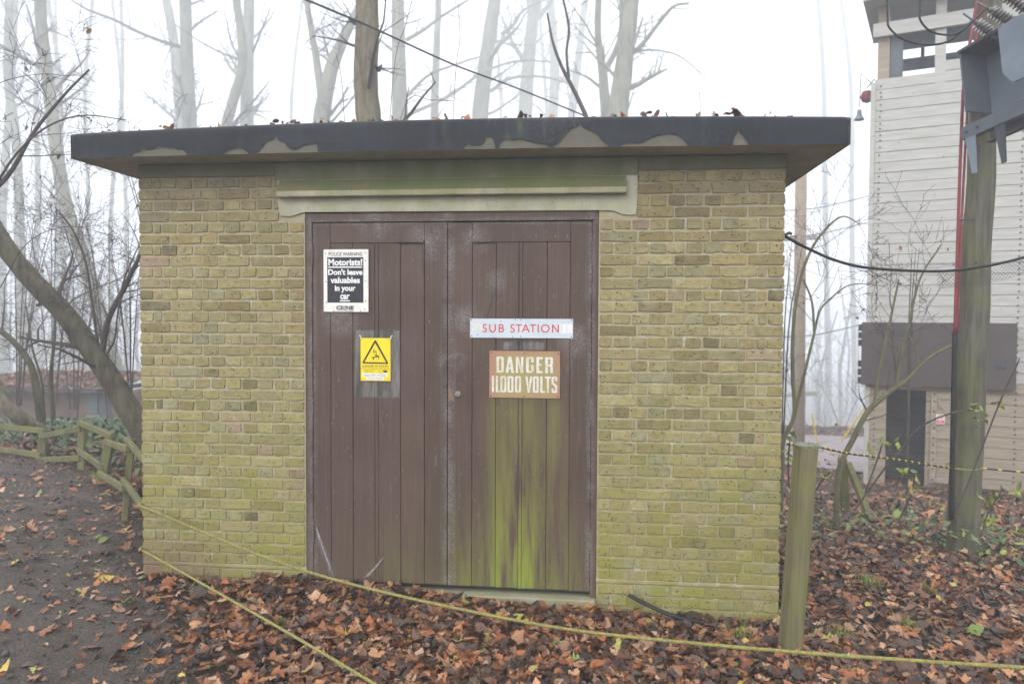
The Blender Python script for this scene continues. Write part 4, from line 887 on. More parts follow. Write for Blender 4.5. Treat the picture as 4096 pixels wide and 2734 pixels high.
for nm, P, lb in (('droop_cable', [(2035, -60, 6.3), (2036, 40, 6.3), (2042, 66, 6.3), (2075, 92, 6.3), (2130, 103, 6.28), (2180, 92, 6.25), (2232, 46, 6.24)], 'left drooping loop of dark cable to the lowest insulator'), ('droop_cable', [(2118, -60, 6.1), (2110, 20, 6.1), (2112, 48, 6.1), (2135, 72, 6.1), (2170, 80, 6.1), (2205, 72, 6.1), (2262, 20, 6.1)], 'right drooping loop of dark cable to the middle insulator')):
    tag(MB().tube(catmull([dp(*p) for p in P], 10), .0085, 8).build(nm, M['black'], None, None, True), lb, 'cable')
P = [Vector((.0, .03, 2.385)), dp(1850, 568, 5.0), dp(1920, 598, 5.4), dp(2000, 615, 5.6), (dp(2150, 622, 5.8)), dp(2250, 612, 5.8), dp(2349, 590, 5.8), dp(2480, 545, 5.8)]
e = empty('black_service_cable', P[0], 'thick black cable slung from the hut corner past the pole', 'cable'); MB().tube(catmull(P, 10), .0105, 8).build('sheath', M['black'], e, smooth=True)
MB().tube([(-.02, .03, 2.385), (.012, .03, 2.39), (.03, .02, 2.40), (.045, .03, 2.395)], .01, 6).build('anchor_hook', M['bolt'], e)
nb = empty('wire_netting', dp(2240, 628, 5.85), 'dark wire netting sagging under the black cable beside the pole', 'netting'); m = MB()
for row_ in range(4):
    for ph in (0, 1):
        m.tube([dp(2150+i*9, 623-max(0, i-10)*2.4+row_*9+(9 if (i+ph) % 2 else 0), 5.86) for i in range(30)], .0016, 3, False)
m.build('mesh_wire', M['steel_deep'], nb)
P = [dp(660, -18, 7.5), dp(850, 62, 8.5), dp(1040, 148, 9.5), dp(1200, 208, 10.5), dp(1400, 290, 11.5)]
tag(MB().tube(catmull(P, 8), .012, 6).build('overhead_cable', M['steel_deep']), 'dark overhead cable slanting down behind the flat roof', 'cable')
# black and yellow rope between the post and the pole
def striped(P, r, label):
    P = [Vector(p) for p in P]; C_ = catmull(P, 16); e = empty('striped_rope', P[0], label, 'rope'); MB().tube(C_, r, 8).build('cord', M['black'], e, smooth=True)
    L = [0]
    for a, b in zip(C_[:-1], C_[1:]): L.append(L[-1]+(b-a).length)
    s = .05; mb = MB()
    def pt(s):
        k = min(int(np.searchsorted(L, s, 'right'))-1, len(C_)-2); return C_[k].lerp(C_[k+1], (s-L[k])/(L[k+1]-L[k]))
    while s < L[-1]-.05: mb.tube([pt(s), pt(s+.012), pt(s+.03), pt(s+.042)], [r*.7, r*1.35, r*1.35, r*.7], 8); s += .13+random.uniform(-.02, .02)
    mb.build('yellow_fleck', M['yellow'], e, 'stuff', True)
striped([dp(1806, 1018, 4.75), dp(1865, 1022, 4.5), dp(1950, 1040, 5.1), dp(2060, 1054, 5.9), dp(2182, 1074, 6.72)], .0065, 'black rope with yellow flecks from the wooden post to the pole')
striped([dp(2238, 1072, 6.8), dp(2300, 1078, 6.7), dp(2349, 1083, 6.6), dp(2430, 1092, 6.5)], .0065, 'black rope with yellow flecks right of the pole')

# ------------------------------------------------------------------ timber climbing tower
DT = 13.0; TL = dp(1985, 1100, DT); TL.z -= .05
e1 = Vector((.926, -.378, 0)).normalized(); e2 = Vector((.378, .926, 0)).normalized()
def fa(px, py):
    """photo point on the tower's front plane -> (s along face, world z)"""
    r = Vector(ray(px, py)); c = Vector(CAM); t = (TL-c).dot(e2)/r.dot(e2); p = c+r*t-TL; return p.dot(e1), p.z
tower = bpy.data.objects.new('climbing_tower', None); COL.objects.link(tower); tower.location = TL; tower.rotation_euler = (0, 0, math.atan2(e1.y, e1.x)); tag(tower, 'tall pale timber climbing tower with dark shutter panel beyond the pole', 'tower')
def tp(mb, name, mat, kind=None, parent=None):
    me = bpy.data.meshes.new(name); me.from_pydata(mb.v, [], mb.f); me.update(); o = bpy.data.objects.new(name, me); COL.objects.link(o); me.materials.append(mat); o.parent = parent or tower
    if kind: o['kind'] = kind
    return o
TWID = 3.0; s0 = fa(3471, 1000)[0]; pt_top = fa(3500, 345)[1]
pan = [fa(3450.7, 1288), fa(4066.7, 1298), fa(4058, 1560.7), fa(3445, 1535)]
dor = [fa(3546.6, 1556.7), fa(3705, 1563.6), fa(3697, 1897), fa(3538.5, 1887.7)]
zbase = -.1; ph = fa(3500, 1043-38)[1]-fa(3500, 1043)[1]+.012
s_open0, s_open1 = dor[0][0], dor[1][0]; z_open = dor[0][1]
z = zbase
while z < pt_top+.05:
    h_ = ph*random.uniform(.96, 1.04); lower = z < pan[2][1]
    mt = M['plank_brown'] if lower else M['plank']
    def pl(a, b): return tp(MB().bbox((a, random.uniform(-.004, .004), z), (b, .05, z+h_-.0075), None, .003), 'plank', mt)
    if z+h_*.5 < z_open: pl(s0+.06, s_open0); pl(s_open1, TWID)
    else: pl(s0+.06, s_open0+random.choice((1.1, 1.4, 1.9))) if random.random() < .0 else pl(s0+.06, TWID)
    z += h_
ztop = z
s_mid = fa(3778, 300)[0]
while z < pt_top+ph*1.4:
    tp(MB().bbox((s_mid, 0, z), (TWID, .05, z+ph-.011), None, .004), 'plank', M['plank']); z += ph
zroof = fa(3470, 30)[1]
tp(MB().bbox((s0, -.03, zbase), (s0+.075, .1, pt_top+.05), None, .006), 'corner_post', M['plank'])
tp(MB().bbox((s0+.09, .06, zbase), (s0+.27, .24, zroof), None, .01), 'round_post', M['plank_brown'])
tp(MB().bbox((fa(3740, 200)[0], .0, pt_top-.1), (fa(3785, 200)[0], .14, zroof), None, .01), 'post', M['plank'])
tp(MB().bbox((s0+.27, .10, pt_top-.2), (s0+.46, .3, zroof-.2), None, .01), 'post', M['steel_dark'])
zr1 = fa(3600, 110)[1]; tp(MB().bbox((s0+.02, -.06, zr1-.12), (TWID, .0, zr1+.1), None, .006), 'roof_beam', M['plank'])
zh = fa(3650, 258)[1]+.48; tp(MB().bbox((s0+.4, 1.6, zh-.1), (TWID, 1.7, zh+.1), None, .006), 'far_rail', M['steel_dark'])
tp(MB().bbox((s0+.7, 1.6, zh-.1), (s0+.76, 1.66, zroof), None, .004), 'far_post', M['steel_dark'])
m = MB(); m.add([(s0-.12, -.35, zroof-.02), (TWID+.3, -.35, zroof-.02), (TWID+.3, 2.3, zroof+.12), (s0-.12, 2.3, zroof+.12), (s0-.12, -.35, zroof+.10), (TWID+.3, -.35, zroof+.10), (TWID+.3, 2.3, zroof+.24), (s0-.12, 2.3, zroof+.24)], [(3, 2, 1, 0), (4, 5, 6, 7), (0, 1, 5, 4), (1, 2, 6, 5), (2, 3, 7, 6), (3, 0, 4, 7)]); tp(m, 'roof', M['plank'])
tp(MB().box((s0+.3, 1.2, fa(3650, 205)[1]+.42), (TWID, 1.26, zroof), None), 'roof_soffit_board', M['steel_dark'])
# side and back walls so that the tower is a closed box
tp(MB().box((s0+.01, .1, zbase), (s0+.05, 2.0, pt_top), None).box((TWID-.05, .06, zbase), (TWID, 2.0, pt_top), None).box((s0+.05, 1.96, zbase), (TWID-.05, 2.0, pt_top), None), 'side_wall', M['plank'])
tp(MB().box((s_open0-.05, .9, zbase), (s_open1+.1, .95, z_open+.1), None), 'inner_wall', M['steel_deep'])
for k in range(5): zz = zbase+(z_open-zbase)*(k+.5)/5; tp(MB().box((s_open0-.02, .6, zz), (s_open1+.02, .64, zz+.035), None), 'inner_step', M['dark_panel'])
# dark shutter panel
tp(MB().bbox((pan[3][0], -.14, pan[3][1]), (pan[1][0], -.02, pan[0][1]), None, .006), 'shutter_panel', M['dark_panel'])
for a, b in ((.98, .62), (.42, .02)):
    for k in range(3): u0 = b+(a-b)*k/3; zz = pan[3][1]+(pan[0][1]-pan[3][1])*u0; tp(MB().bbox((pan[3][0]-.05, -.12, zz), (pan[3][0]+.01, -.03, zz+(pan[0][1]-pan[3][1])*.1), None, .003), 'hinge', M['black'])
zz = fa(4000, 1455)[1]; sx = fa(4000, 1455)[0]; tp(MB().bbox((sx-.06, -.155, zz-.07), (sx+.07, -.139, zz+.07), None, .003), 'latch_plate', M['steel_deep'])
# open plank door
d0, d1 = fa(3722, 1700)[0], fa(3722, 1700)[0]+.46; dz1 = fa(3722, 1572)[1]; dz0 = fa(3722, 1925)[1]
door = tp(MB().bbox((d0, -.05, dz0), (d0+.09, -.02, dz1), None, .003), 'door', M['plank_brown'])
for k in range(6): zz = dz0+(dz1-dz0)*k/6; tp(MB().bbox((d0+.09, -.035, zz), (d1, -.015, zz+(dz1-dz0)/6-.008), None, .003), 'plank', M['plank_brown'], None, door)
for zz in (dz0, (dz0+dz1)/2, dz1-.08): tp(MB().bbox((d0+.09, -.06, zz), (d1, -.036, zz+.08), None, .003), 'ledge', M['plank_brown'], None, door)
for za, zb2 in ((dz1-.1, (dz0+dz1)/2+.1), ((dz0+dz1)/2-.1+.1, dz0+.1)):
    m = MB(); sgn = 1 if za == dz1-.1 else -1; A_ = (d0+.1, za) if sgn > 0 else (d0+.1, zb2); B_ = (d1, zb2) if sgn > 0 else (d1, za)
    m.poly([(A_[0], A_[1]-.05), (B_[0], B_[1]-.05), (B_[0], B_[1]+.05), (A_[0], A_[1]+.05)], -.058, -.037); tp(m, 'brace', M['plank_brown'], None, door)
bl = []
def bolts(sx, z0_, z1_, st, yy=-.012):
    zz = z0_
    while zz < z1_: bl.append((sx+random.uniform(-.008, .008), yy, zz)); zz += st*random.uniform(.7, 1.2)
s_r = fa(4076, 1100)[0]
bolts(s0+.15, zbase+.1, pt_top, .105); bolts(s_r, zbase+.1, pt_top, .105); bolts(d0+.045, dz0+.05, dz1, .14, -.06)
m = MB()
for x, y_, z_ in bl: m.lathe([(.015, 0), (.013, .010), (.006, .013)], Matrix.Translation((x, y_+.01, z_)) @ Matrix.Rotation(math.pi/2, 4, 'X'), 8)
tp(m, 'bolt_head', M['bolt'], 'stuff')
# sign on the tower door
a, b = fa(3745, 1653), fa(3778, 1695); sg = bpy.data.objects.new('no_smoking_sign', None); COL.objects.link(sg)
sg.location = TL+e1*((a[0]+b[0])/2)+e2*(-.075)+Vector((0, 0, b[1])); sg.rotation_euler = tower.rotation_euler; tag(sg, 'small white and red no smoking sign on the tower door', 'sign')
hw_, hh_ = (b[0]-a[0])/2, a[1]-b[1]
tp(MB().bbox((-hw_, -.004, 0), (hw_, .0, hh_), None, .001), 'panel', M['white'], None, sg)
tp(MB().box((-hw_*.9, -.0055, hh_*.05), (hw_*.9, -.004, hh_*.42), None), 'red_band', M['signred'], None, sg)
rr = hh_*.24; m = MB(); n = 20; cz_ = hh_*.71
for i in range(n): a_ = 2*math.pi*i/n; m.v += [(rr*math.cos(a_), -.0055, cz_+rr*math.sin(a_)), (rr*.76*math.cos(a_), -.0055, cz_+rr*.76*math.sin(a_))]
m.f = [(2*i, 2*i+1, (2*i+3) % (2*n), (2*i+2) % (2*n)) for i in range(n)]
m.add([(-rr*.6, -.0057, cz_+rr*.5), (-rr*.5, -.0057, cz_+rr*.6), (rr*.6, -.0057, cz_-rr*.5), (rr*.5, -.0057, cz_-rr*.6)], [(0, 1, 2, 3)]); tp(m, 'prohibition_ring', M['signred'], None, sg)
tp(MB().box((-rr*.5, -.005, cz_-rr*.1), (rr*.5, -.0045, cz_+rr*.12), None), 'cigarette_mark', M['ink'], None, sg)
for s_, z0_, z1_, w_ in (('No', .24, .38, .35), ('smoking', .08, .22, .8)):
    me = text_mesh(s_, .02); v = np.empty(len(me.vertices)*3, 'f'); me.vertices.foreach_get('co', v); v = v.reshape(-1, 3); lo, hi = v.min(0), v.max(0); u = (v-lo)/(hi-lo+1e-9)
    me.vertices.foreach_set('co', np.c_[(u[:, 0]-.5)*2*hw_*w_, np.full(len(v), -.006), hh_*(z0_+u[:, 1]*(z1_-z0_))].astype('f').ravel()); me.materials.clear(); me.materials.append(M['white']); me.update(); o = bpy.data.objects.new('lettering', me); COL.objects.link(o); o.parent = sg
# small things hung on the tower's left edge
c = dp(1989, 222, DT+.5); e = empty('red_float', c, 'red float hung on the upper left edge of the tower', 'float'); MB().lathe([(.01, -.11), (.08, -.08), (.115, 0), (.08, .09), (.01, .11)], Matrix.Translation(c), 12).build('ball', M['red'], e, smooth=True); MB().tube([c+Vector((0, 0, .15)), c+Vector((.12, 0, .3))], .01, 5).build('lanyard', M['black'], e)
c = dp(1971, 262, DT); e = empty('hanging_bell', c, 'small grey bell hanging left of the tower', 'bell'); MB().lathe([(.085, -.10), (.07, -.07), (.042, -.015), (.035, .055), (.015, .08)], Matrix.Translation(c), 12).build('bell_body', M['steel'], e, smooth=True); MB().tube([c+Vector((0, 0, .11)), c+Vector((.05, .1, .7)), dp(1998, 190, DT)], .008, 4).build('hanger', M['black'], e)

# ------------------------------------------------------------------ far brick hut on the left, half sunk behind the bank
fb = lambda a, b, D=17.: Vector(CAM+ray(a/2.340, 1480+b/2.340)*D)
e = empty('old_brick_shed', fb(500, 560, 16), 'low old red-brick shed with leaf-covered roof beyond the fence', 'shed')
x_l, x_r = fb(-700, 300).x, fb(1200, 300).x; yF = fb(500, 300).y; ze = fb(400, 195).z; zb0 = ze-2.1
MB().box((x_l, yF, zb0), (x_r, yF+.25, ze-.02)).build('wall', M['far_brick'], e); MB().box((x_r-.25, yF+.25, zb0), (x_r, yF+4, ze-.02)).build('side_wall', M['far_brick'], e)
m = MB(); zr = fb(600, 62, 20.).z; m.add([(x_l-.3, yF-.3, ze), (x_r-.4, yF-.3, ze), (x_r+.3, yF+3.2, zr), (x_l-.3, yF+3.2, zr), (x_l-.3, yF-.3, ze+.1), (x_r-.4, yF-.3, ze+.1), (x_r+.3, yF+3.2, zr+.1), (x_l-.3, yF+3.2, zr+.1)], [(3, 2, 1, 0), (4, 5, 6, 7), (0, 1, 5, 4), (1, 2, 6, 5), (2, 3, 7, 6), (3, 0, 4, 7)]); m.build('roof', M['dark_panel'], e)
m = MB(); m.add([(x_r-1.1, yF-.31, ze+.10), (x_r-.35, yF-.31, ze+.10), (x_r+.32, yF+3.2, zr+.12), (x_r+.0, yF+3.2, zr+.12)], [(0, 1, 2, 3)]); m.build('roof_edging', M['roofgreen'], e)
for a, b, c_, d_ in ((850, 220, 950, 400),):
    p0, p1 = fb(a, c_ and d_), fb(c_, b); MB().box((p0.x, yF-.03, p0.z), (p1.x, yF, p1.z)).build('window', M['glassy'], e)
p0, p1 = fb(965, 560), fb(1080, 235); MB().box((p0.x, yF-.04, zb0), (p1.x, yF, p1.z)).build('door', M['blue_panel'], e)
p0, p1 = fb(835, 560), fb(960, 415); MB().box((p0.x, yF-.02, zb0), (p1.x, yF, p1.z)).build('pale_patch', M['sill'], e)
Vs = []; Ts = []; Cs = []; o = 0
for _ in range(2600):
    u, v_ = RNG.random(), RNG.random(); x = x_l+(x_r-.3-x_l)*u; y = yF-.3+3.5*v_; zz = ze+.11+(zr-ze)*v_
    v, T = leaf_verts(0, .14*RNG.lognormal(0, .25), RNG, .3); Vs.append(v+(x, y, zz+.02)); Ts.append(T+o); o += len(v); Cs.append(np.tile(pick(RNG, .45, .54)*.9, (len(v), 1)))
ob = tris_mesh('roof_leaves', np.concatenate(Vs), np.concatenate(Ts), np.concatenate(Cs), M['leaf'], 'stuff', e)

# ------------------------------------------------------------------ trees
class Rng(random.Random): pass
def tube_lod(mb, pts, rad):
    r = max(rad); mb.tube(pts, rad, 10 if r > .08 else 6 if r > .025 else 4 if r > .009 else 3, False)
def limb(mb, p, d, L, r, lvl, R, up=.15, spread=.8, nch=5, wob=.22, rmin=.0022, seg=None):
    n = seg or max(4, int(L/.28)) if lvl > 0 else max(3, int(L/.2)); n = min(n, 12); pts = [Vector(p)]; d = d.normalized(); rad = [r]
    for i in range(n):
        d = (d+Vector((R.gauss(0, wob), R.gauss(0, wob), R.gauss(0, wob)+up*.3))*(1/max(1, n**.4))).normalized(); pts.append(pts[-1]+d*(L/n)); rad.append(max(rmin, r*(1-.78*(i+1)/n)))
    tube_lod(mb, pts, rad)
    if lvl <= 0: return
    for c in range(nch):
        t = R.uniform(.25, 1); k = min(n-1, int(t*n)); q = pts[k].lerp(pts[k+1], t*n-k if t < 1 else 1); ax = (pts[k+1]-pts[k]).normalized(); o = ax.orthogonal().normalized(); o.rotate(Matrix.Rotation(R.uniform(0, 6.283), 3, ax))
        limb(mb, q, ax*(1-spread*.5)+o*spread, L*R.uniform(.35, .65), max(rmin, rad[k]*R.uniform(.4, .65)), lvl-1, R, up, spread, nch, wob, rmin)
def tree(name, label, stems, D, bark, seed, crown=6, clen=2.4, lvl=2, nch=4, group=None, twig=None, ground=True, extend=0., cmin=.35, extra=(), up=.2, cat='tree', wob=.22, spread=.8, leaves=0):
    """stems: list of (list of (x,y) display pixels, list/width display px) at depth D; first stem rooted in the ground"""
    if D >= 15.5: D = D*2.45
    if D > 20: clen *= 1.8
    rm = max(.0022, .00018*D)
    if D > 20: crown += 3; lvl = max(lvl, 2); nch = 5 if lvl == 2 else nch
    R = Rng(seed); e = None; crownmb = MB(); first = True; tr = MB()
    for pts, wd in stems:
        Dn = D if not isinstance(D, tuple) else None
        P = [dp(a, b, D) for a, b in pts]; ws = wd if isinstance(wd, (list, tuple)) else [wd*(1-.25*i/(len(pts)-1)) for i in range(len(pts))]
        Rr = [w_*K*D/F/2 for w_ in ws]
        if first and ground:
            g = P[0]; dxy = (P[0]-P[1]); gx, gy = g.x, g.y
            if dxy.z < -1e-3:
                zt_ = tz(g.x, g.y); f_ = min(2.5, max(0, (g.z-zt_)/max(.2, -dxy.z))); gx += dxy.x*f_*.12; gy += dxy.y*f_*.12
            zt_ = tz(gx, gy)
            if g.z > zt_+.05:
                root = Vector((gx, gy, zt_-.1)); ns = max(1, min(9, int((g-root).length/max(.3, dxy.length)))); rb = Rr[0]*(1.2 if g.z-zt_ > 3 else 1.1)
                P = [root.lerp(g, i/ns) for i in range(ns)]+P; Rr = [rb+(Rr[0]-rb)*i/ns for i in range(ns)]+Rr
        if extend:
            d = (P[-1]-P[-2]).normalized(); P.append(P[-1]+d*extend); Rr.append(Rr[-1]*.55)
        if e is None: e = empty(name, P[0], label, cat, group)
        Cp = catmull(P, 7); rs = np.interp(np.linspace(0, len(P)-1, len(Cp)), range(len(P)), Rr); amp = min(.03, rs[0]*.15)
        Cp = [p+Vector((noise.noise((p.z*1.1, seed, 0)), noise.noise((p.z*1.1, seed, 5)), 0))*amp for p in Cp]
        tr.tube(Cp, [r*(1+.05*noise.noise((i*.35, seed, 2))) for i, r in enumerate(rs)], 12 if rs[0] > .06 else 8, False)
        for c in range(crown):
            t = R.uniform(cmin, 1); k = min(len(Cp)-2, int(t*(len(Cp)-1))); ax = (Cp[k+1]-Cp[k]).normalized(); o = ax.orthogonal().normalized(); o.rotate(Matrix.Rotation(R.uniform(0, 6.283), 3, ax))
            limb(crownmb, Cp[k], ax*.55+o*.8, clen*R.uniform(.6, 1.3), max(.003, rs[k]*R.uniform(.18, .4)), lvl, R, up, spread, nch, wob, rm)
        first = False
    for pts, wd in extra:
        P = catmull([dp(a, b, D*(1-.01*i)) for i, (a, b) in enumerate(pts)], 6); r0 = wd*K*D/F/2; rr_ = [r0*(1-.6*i/(len(P)-1)) for i in range(len(P))]; tube_lod(crownmb, P, rr_)
        for c in range(int(3+len(pts))):
            k = R.randrange(1, len(P)-1); ax = (P[k+1]-P[k]).normalized(); o = ax.orthogonal().normalized(); o.rotate(Matrix.Rotation(R.uniform(0, 6.283), 3, ax)); limb(crownmb, P[k], ax*.6+o*.7, clen*R.uniform(.25, .55), max(.003, rr_[k]*.4), max(0, lvl-1), R, up, spread, nch, wob, rm)
    tr.build('trunk', M[bark], e, smooth=True)
    if crownmb.v: crownmb.build('crown', M[twig or bark], e, smooth=True)
    if leaves and crownmb.v:
        Vs = []; Ts = []; Cs = []; o = 0
        for q in range(leaves):
            p = R.choice(crownmb.v); v, T = leaf_verts(2, R.uniform(.035, .075), RNG, 1.2); Vs.append(v+np.array(p)-(0, 0, .02)); Ts.append(T+o); o += len(v); Cs.append(np.tile(np.array(R.choice(LT+DK[4:])), (len(v), 1)))
        tris_mesh('dead_leaf', np.concatenate(Vs), np.concatenate(Ts), np.concatenate(Cs), M['leaf'], 'stuff', e)
    return e
G1 = 'pale tree trunks rising behind the flat roof'
tree('near_tree', 'thick brown rough-barked trunk rising behind the middle of the roof', [([(846, 285), (839, 200), (841, 100), (843, -20)], [57, 55, 54, 51])], 11.5, 'bark_brown', 1, 5, 1.3, 2, 3, twig='bark_twig', extend=3, cmin=.55, extra=[([(815, 55), (800, 44)], 9), ([(868, 160), (875, 150)], 12)])
tree('forked_tree', 'grey tree forking twice just left of the brown trunk', [([(737, 285), (750, 200), (768, 135), (795, 75), (815, 30)], [40, 34, 30, 22, 16]), ([(738, 225), (730, 165), (718, 90), (700, -10)], [20, 18, 15, 12])], 19, 'bark_pale', 2, 6, 2.0, 2, 4, twig='bark_twig', extend=2)
tree('beech_tree', 'straight pale trunk just right of the brown trunk', [([(918, 285), (915, 150), (912, -20)], 37)], 22, 'bark_pale', 3, 6, 2.6, 2, 4, extend=4, extra=[([(932, 92), (970, 70), (1010, 40), (1050, 15), (1090, -10)], 9), ([(930, 225), (980, 175), (1040, 150), (1100, 130)], 8)])
tree('slim_tree', 'slim pale trunk between two thicker ones behind the roof', [([(996, 285), (1001, 130), (1007, -20)], 19)], 28, 'bark_pale', 4, 6, 2.6, 2, 4, extend=4)
tree('beech_tree', 'pale trunk leaning slightly right behind the roof centre', [([(1100, 285), (1110, 180), (1122, 90), (1138, -20)], 38)], 27, 'bark_pale', 5, 6, 3, 2, 4, extend=4, extra=[([(1125, 210), (1170, 180), (1240, 176), (1300, 190)], 9), ([(1150, 80), (1180, 55), (1200, 25), (1250, 0)], 9), ([(940, 262), (1030, 220), (1110, 165), (1190, 140), (1260, 142)], 9)])
tree('hazy_tree', 'faint hazy trunk right of the leaning pale trunk', [([(1204, 285), (1212, 150), (1228, -20)], 34)], 36, 'bark_pale', 6, 7, 3.4, 2, 4, extend=4, extra=[([(1235, 40), (1260, 10), (1280, -20)], 14)])
tree('hazy_tree', 'very faint thin trunk left of the greenish fork', [([(1268, 285), (1272, 150), (1262, -20)], 24)], 42, 'bark_pale', 7, 7, 3.4, 2, 4, extend=4)
tree('hazy_tree', 'faint slanting trunk close behind the greenish fork', [([(1310, 285), (1325, 150), (1345, -20)], 20)], 44, 'bark_pale', 8, 7, 3.4, 2, 4, extend=4)
tree('forked_tree', 'greenish slender tree with a wide Y fork behind roof', [([(1390, 285), (1384, 180), (1376, 120), (1371, 60), (1374, -20)], [26, 22, 17, 16, 15]), ([(1387, 165), (1410, 120), (1424, 75), (1426, -20)], [15, 12, 11, 10])], 17, 'bark_pale', 9, 5, 1.8, 2, 4, extend=2)
tree('beech_tree', 'thick greenish-grey trunk right of the Y-forked tree', [([(1415, 285), (1428, 180), (1440, 80), (1452, -20)], [48, 44, 38, 34])], 16, 'bark_pale', 10, 4, 1.6, 2, 4, extend=3, extra=[([(1448, 125), (1475, 100), (1510, 55), (1545, 15), (1580, 8)], 12), ([(1432, 160), (1455, 100), (1475, 40)], 11), ([(1455, 120), (1500, 115), (1560, 130), (1620, 180)], 5)])
tree('bare_sapling', 'dark bare forked sapling stem left of the Y-forked tree', [([(1350, 290), (1325, 225), (1290, 155), (1268, 95), (1255, 30)], [11, 10, 8, 6, 4]), ([(1305, 180), (1300, 120), (1305, 65), (1290, -10)], [7, 6, 6, 5])], 12, 'bark_twig', 11, 3, .8, 1, 3)
tree('grey_tree', 'pale grey trunk with a long branch reaching left above the roof', [([(436, 300), (432, 220), (428, 110), (424, -20)], 34)], 22, 'bark_pale', 12, 7, 2.4, 3, 3, extend=3, twig='bark_twig', extra=[([(415, 108), (380, 98), (320, 75), (260, 45), (200, 22), (140, -15)], 9), ([(432, 75), (460, 50), (500, 25)], 7), ([(556, 140), (505, 120), (450, 90), (400, 55)], 5)])
tree('hazy_tree', 'faint leaning trunk left of the long-branched grey tree', [([(418, 300), (408, 190), (398, 90), (378, -20)], 26)], 30, 'bark_pale', 13, 7, 2.8, 2, 4, extend=3)
tree('pale_tree', 'pale straight trunk behind the left part of the roof', [([(566, 300), (568, 150), (572, -20)], 31)], 25, 'bark_pale', 14, 6, 2.4, 2, 4, extend=3)
tree('crooked_tree', 'crooked grey trunk bending beside the straight pale trunk', [([(518, 300), (532, 240), (552, 170), (556, 110), (540, -20)], [26, 24, 22, 20, 17])], 20, 'bark_pale', 15, 6, 2.0, 2, 4, extend=2, twig='bark_twig', extra=[([(580, 120), (600, 70), (620, 20)], 6)])
tree('leaning_tree', 'long pale slanting trunk left of the hut', [([(312, 990), (255, 810), (197, 610), (152, 475), (128, 330), (112, 200), (97, 80), (90, -20)], [34, 33, 31, 30, 28, 27, 25, 24])], 16.5, 'bark_pale', 16, 9, 2.0, 3, 3, twig='bark_twig', cmin=.4, extend=2, extra=[([(108, 150), (85, 110), (75, 60), (60, 10)], 8)])
tree('hazy_tree', 'faint upright trunk at the far upper left', [([(50, 820), (45, 500), (35, 300), (18, 180), (22, -20)], 22)], 25, 'bark_pale', 17, 8, 2.6, 3, 3, twig='bark_twig', extend=2)
tree('dark_leaning_tree', 'dark bare trunk leaning left beside the hut wall', [([(345, 1030), (288, 925), (235, 835), (150, 722), (70, 640), (5, 555), (-70, 420)], [58, 52, 48, 46, 44, 42, 38])], 8.3, 'bark_dark', 18, 3, .9, 2, 4, twig='bark_twig', cmin=.3, extra=[([(232, 822), (248, 735), (285, 660), (310, 610), (330, 560), (350, 480)], 15), ([(228, 815), (212, 700), (196, 600), (165, 525), (130, 480)], 7), ([(235, 825), (262, 780), (270, 720), (285, 640), (320, 560)], 6), ([(85, 700), (108, 693), (120, 690)], 9), ([(145, 720), (165, 690), (210, 665), (270, 640), (320, 600)], 4)])
tree('slender_tree', 'slender grey stem curving left behind the fence', [([(96, 1040), (92, 960), (78, 860), (58, 815), (22, 775), (-20, 745)], [18, 17, 15, 14, 13, 12])], 9.8, 'bark_dark', 19, 4, 1.0, 2, 4, twig='bark_twig')
tree('slender_tree', 'slim upright stem behind the fence beside the curving one', [([(126, 1030), (120, 930), (117, 850), (125, 780), (128, 700)], [10, 9, 8, 6, 4])], 10.2, 'bark_dark', 20, 5, 1.0, 2, 4, twig='bark_twig')
tree('slender_tree', 'thinnest twiggy stem right behind the crooked fence', [([(108, 1030), (100, 930), (95, 870), (75, 800), (60, 700)], [6, 5, 5, 4, 3])], 10.0, 'bark_twig', 21, 5, .9, 2, 4)
tag(MB().tube(catmull([dp(-40, 830, 9.4), dp(0, 905, 9.4), dp(25, 940, 9.4), dp(55, 965, 9.5), dp(88, 985, 9.7)], 6), [.085]*6*4+[.085], 10).build('fallen_log', M['bark_brown'], None, None, True), 'pale curved log sloping down to the fence at left', 'log')
tree('overhanging_tree', 'twiggy dark boughs arching in from the left edge', [([(-260, 1300), (-230, 900), (-180, 640), (-60, 480), (20, 400), (80, 300), (150, 215), (205, 160)], [40, 36, 26, 14, 10, 8, 6, 4])], 7.2, 'bark_twig', 22, 7, .8, 2, 5, cmin=.5, up=.0, leaves=18, extra=[([(-20, 440), (40, 350), (110, 290), (190, 265), (290, 275)], 6), ([(-60, 240), (0, 190), (90, 170), (160, 175)], 3), ([(0, 660), (60, 560), (150, 520), (260, 540)], 3)])
for i, (x, y, D, h_, lb) in enumerate(((300, 900, 9.0, 330, 'dense twiggy shrub against the hut left wall'), (250, 930, 11.5, 420, 'bare bushy shrub between the slanting trunk and the hut'), (170, 940, 12, 400, 'bare twiggy shrub under the slanting pale trunk'), (40, 930, 11, 420, 'bare twiggy shrub at the far left edge'), (120, 920, 13.5, 480, 'tall thin bare shrub before the old brick shed'), (345, 600, 10, 260, 'fine twiggy bush showing beside the roof corner'))):
    R = Rng(50+i); st = []
    for k in range(5): dx = R.uniform(-45, 45); st.append(([(x+dx*.2, y), (x+dx*.7, y-h_*.4), (x+dx*1.4, y-h_*.75), (x+dx*2.2, y-h_)], [3, 2.4, 1.8, 1]))
    tree('bare_shrub', lb, st, D, 'bark_twig', 60+i, 4, 1.1, 2, 3, twig='bark_twig', cat='shrub', cmin=.2, up=.1, wob=.3, leaves=26)
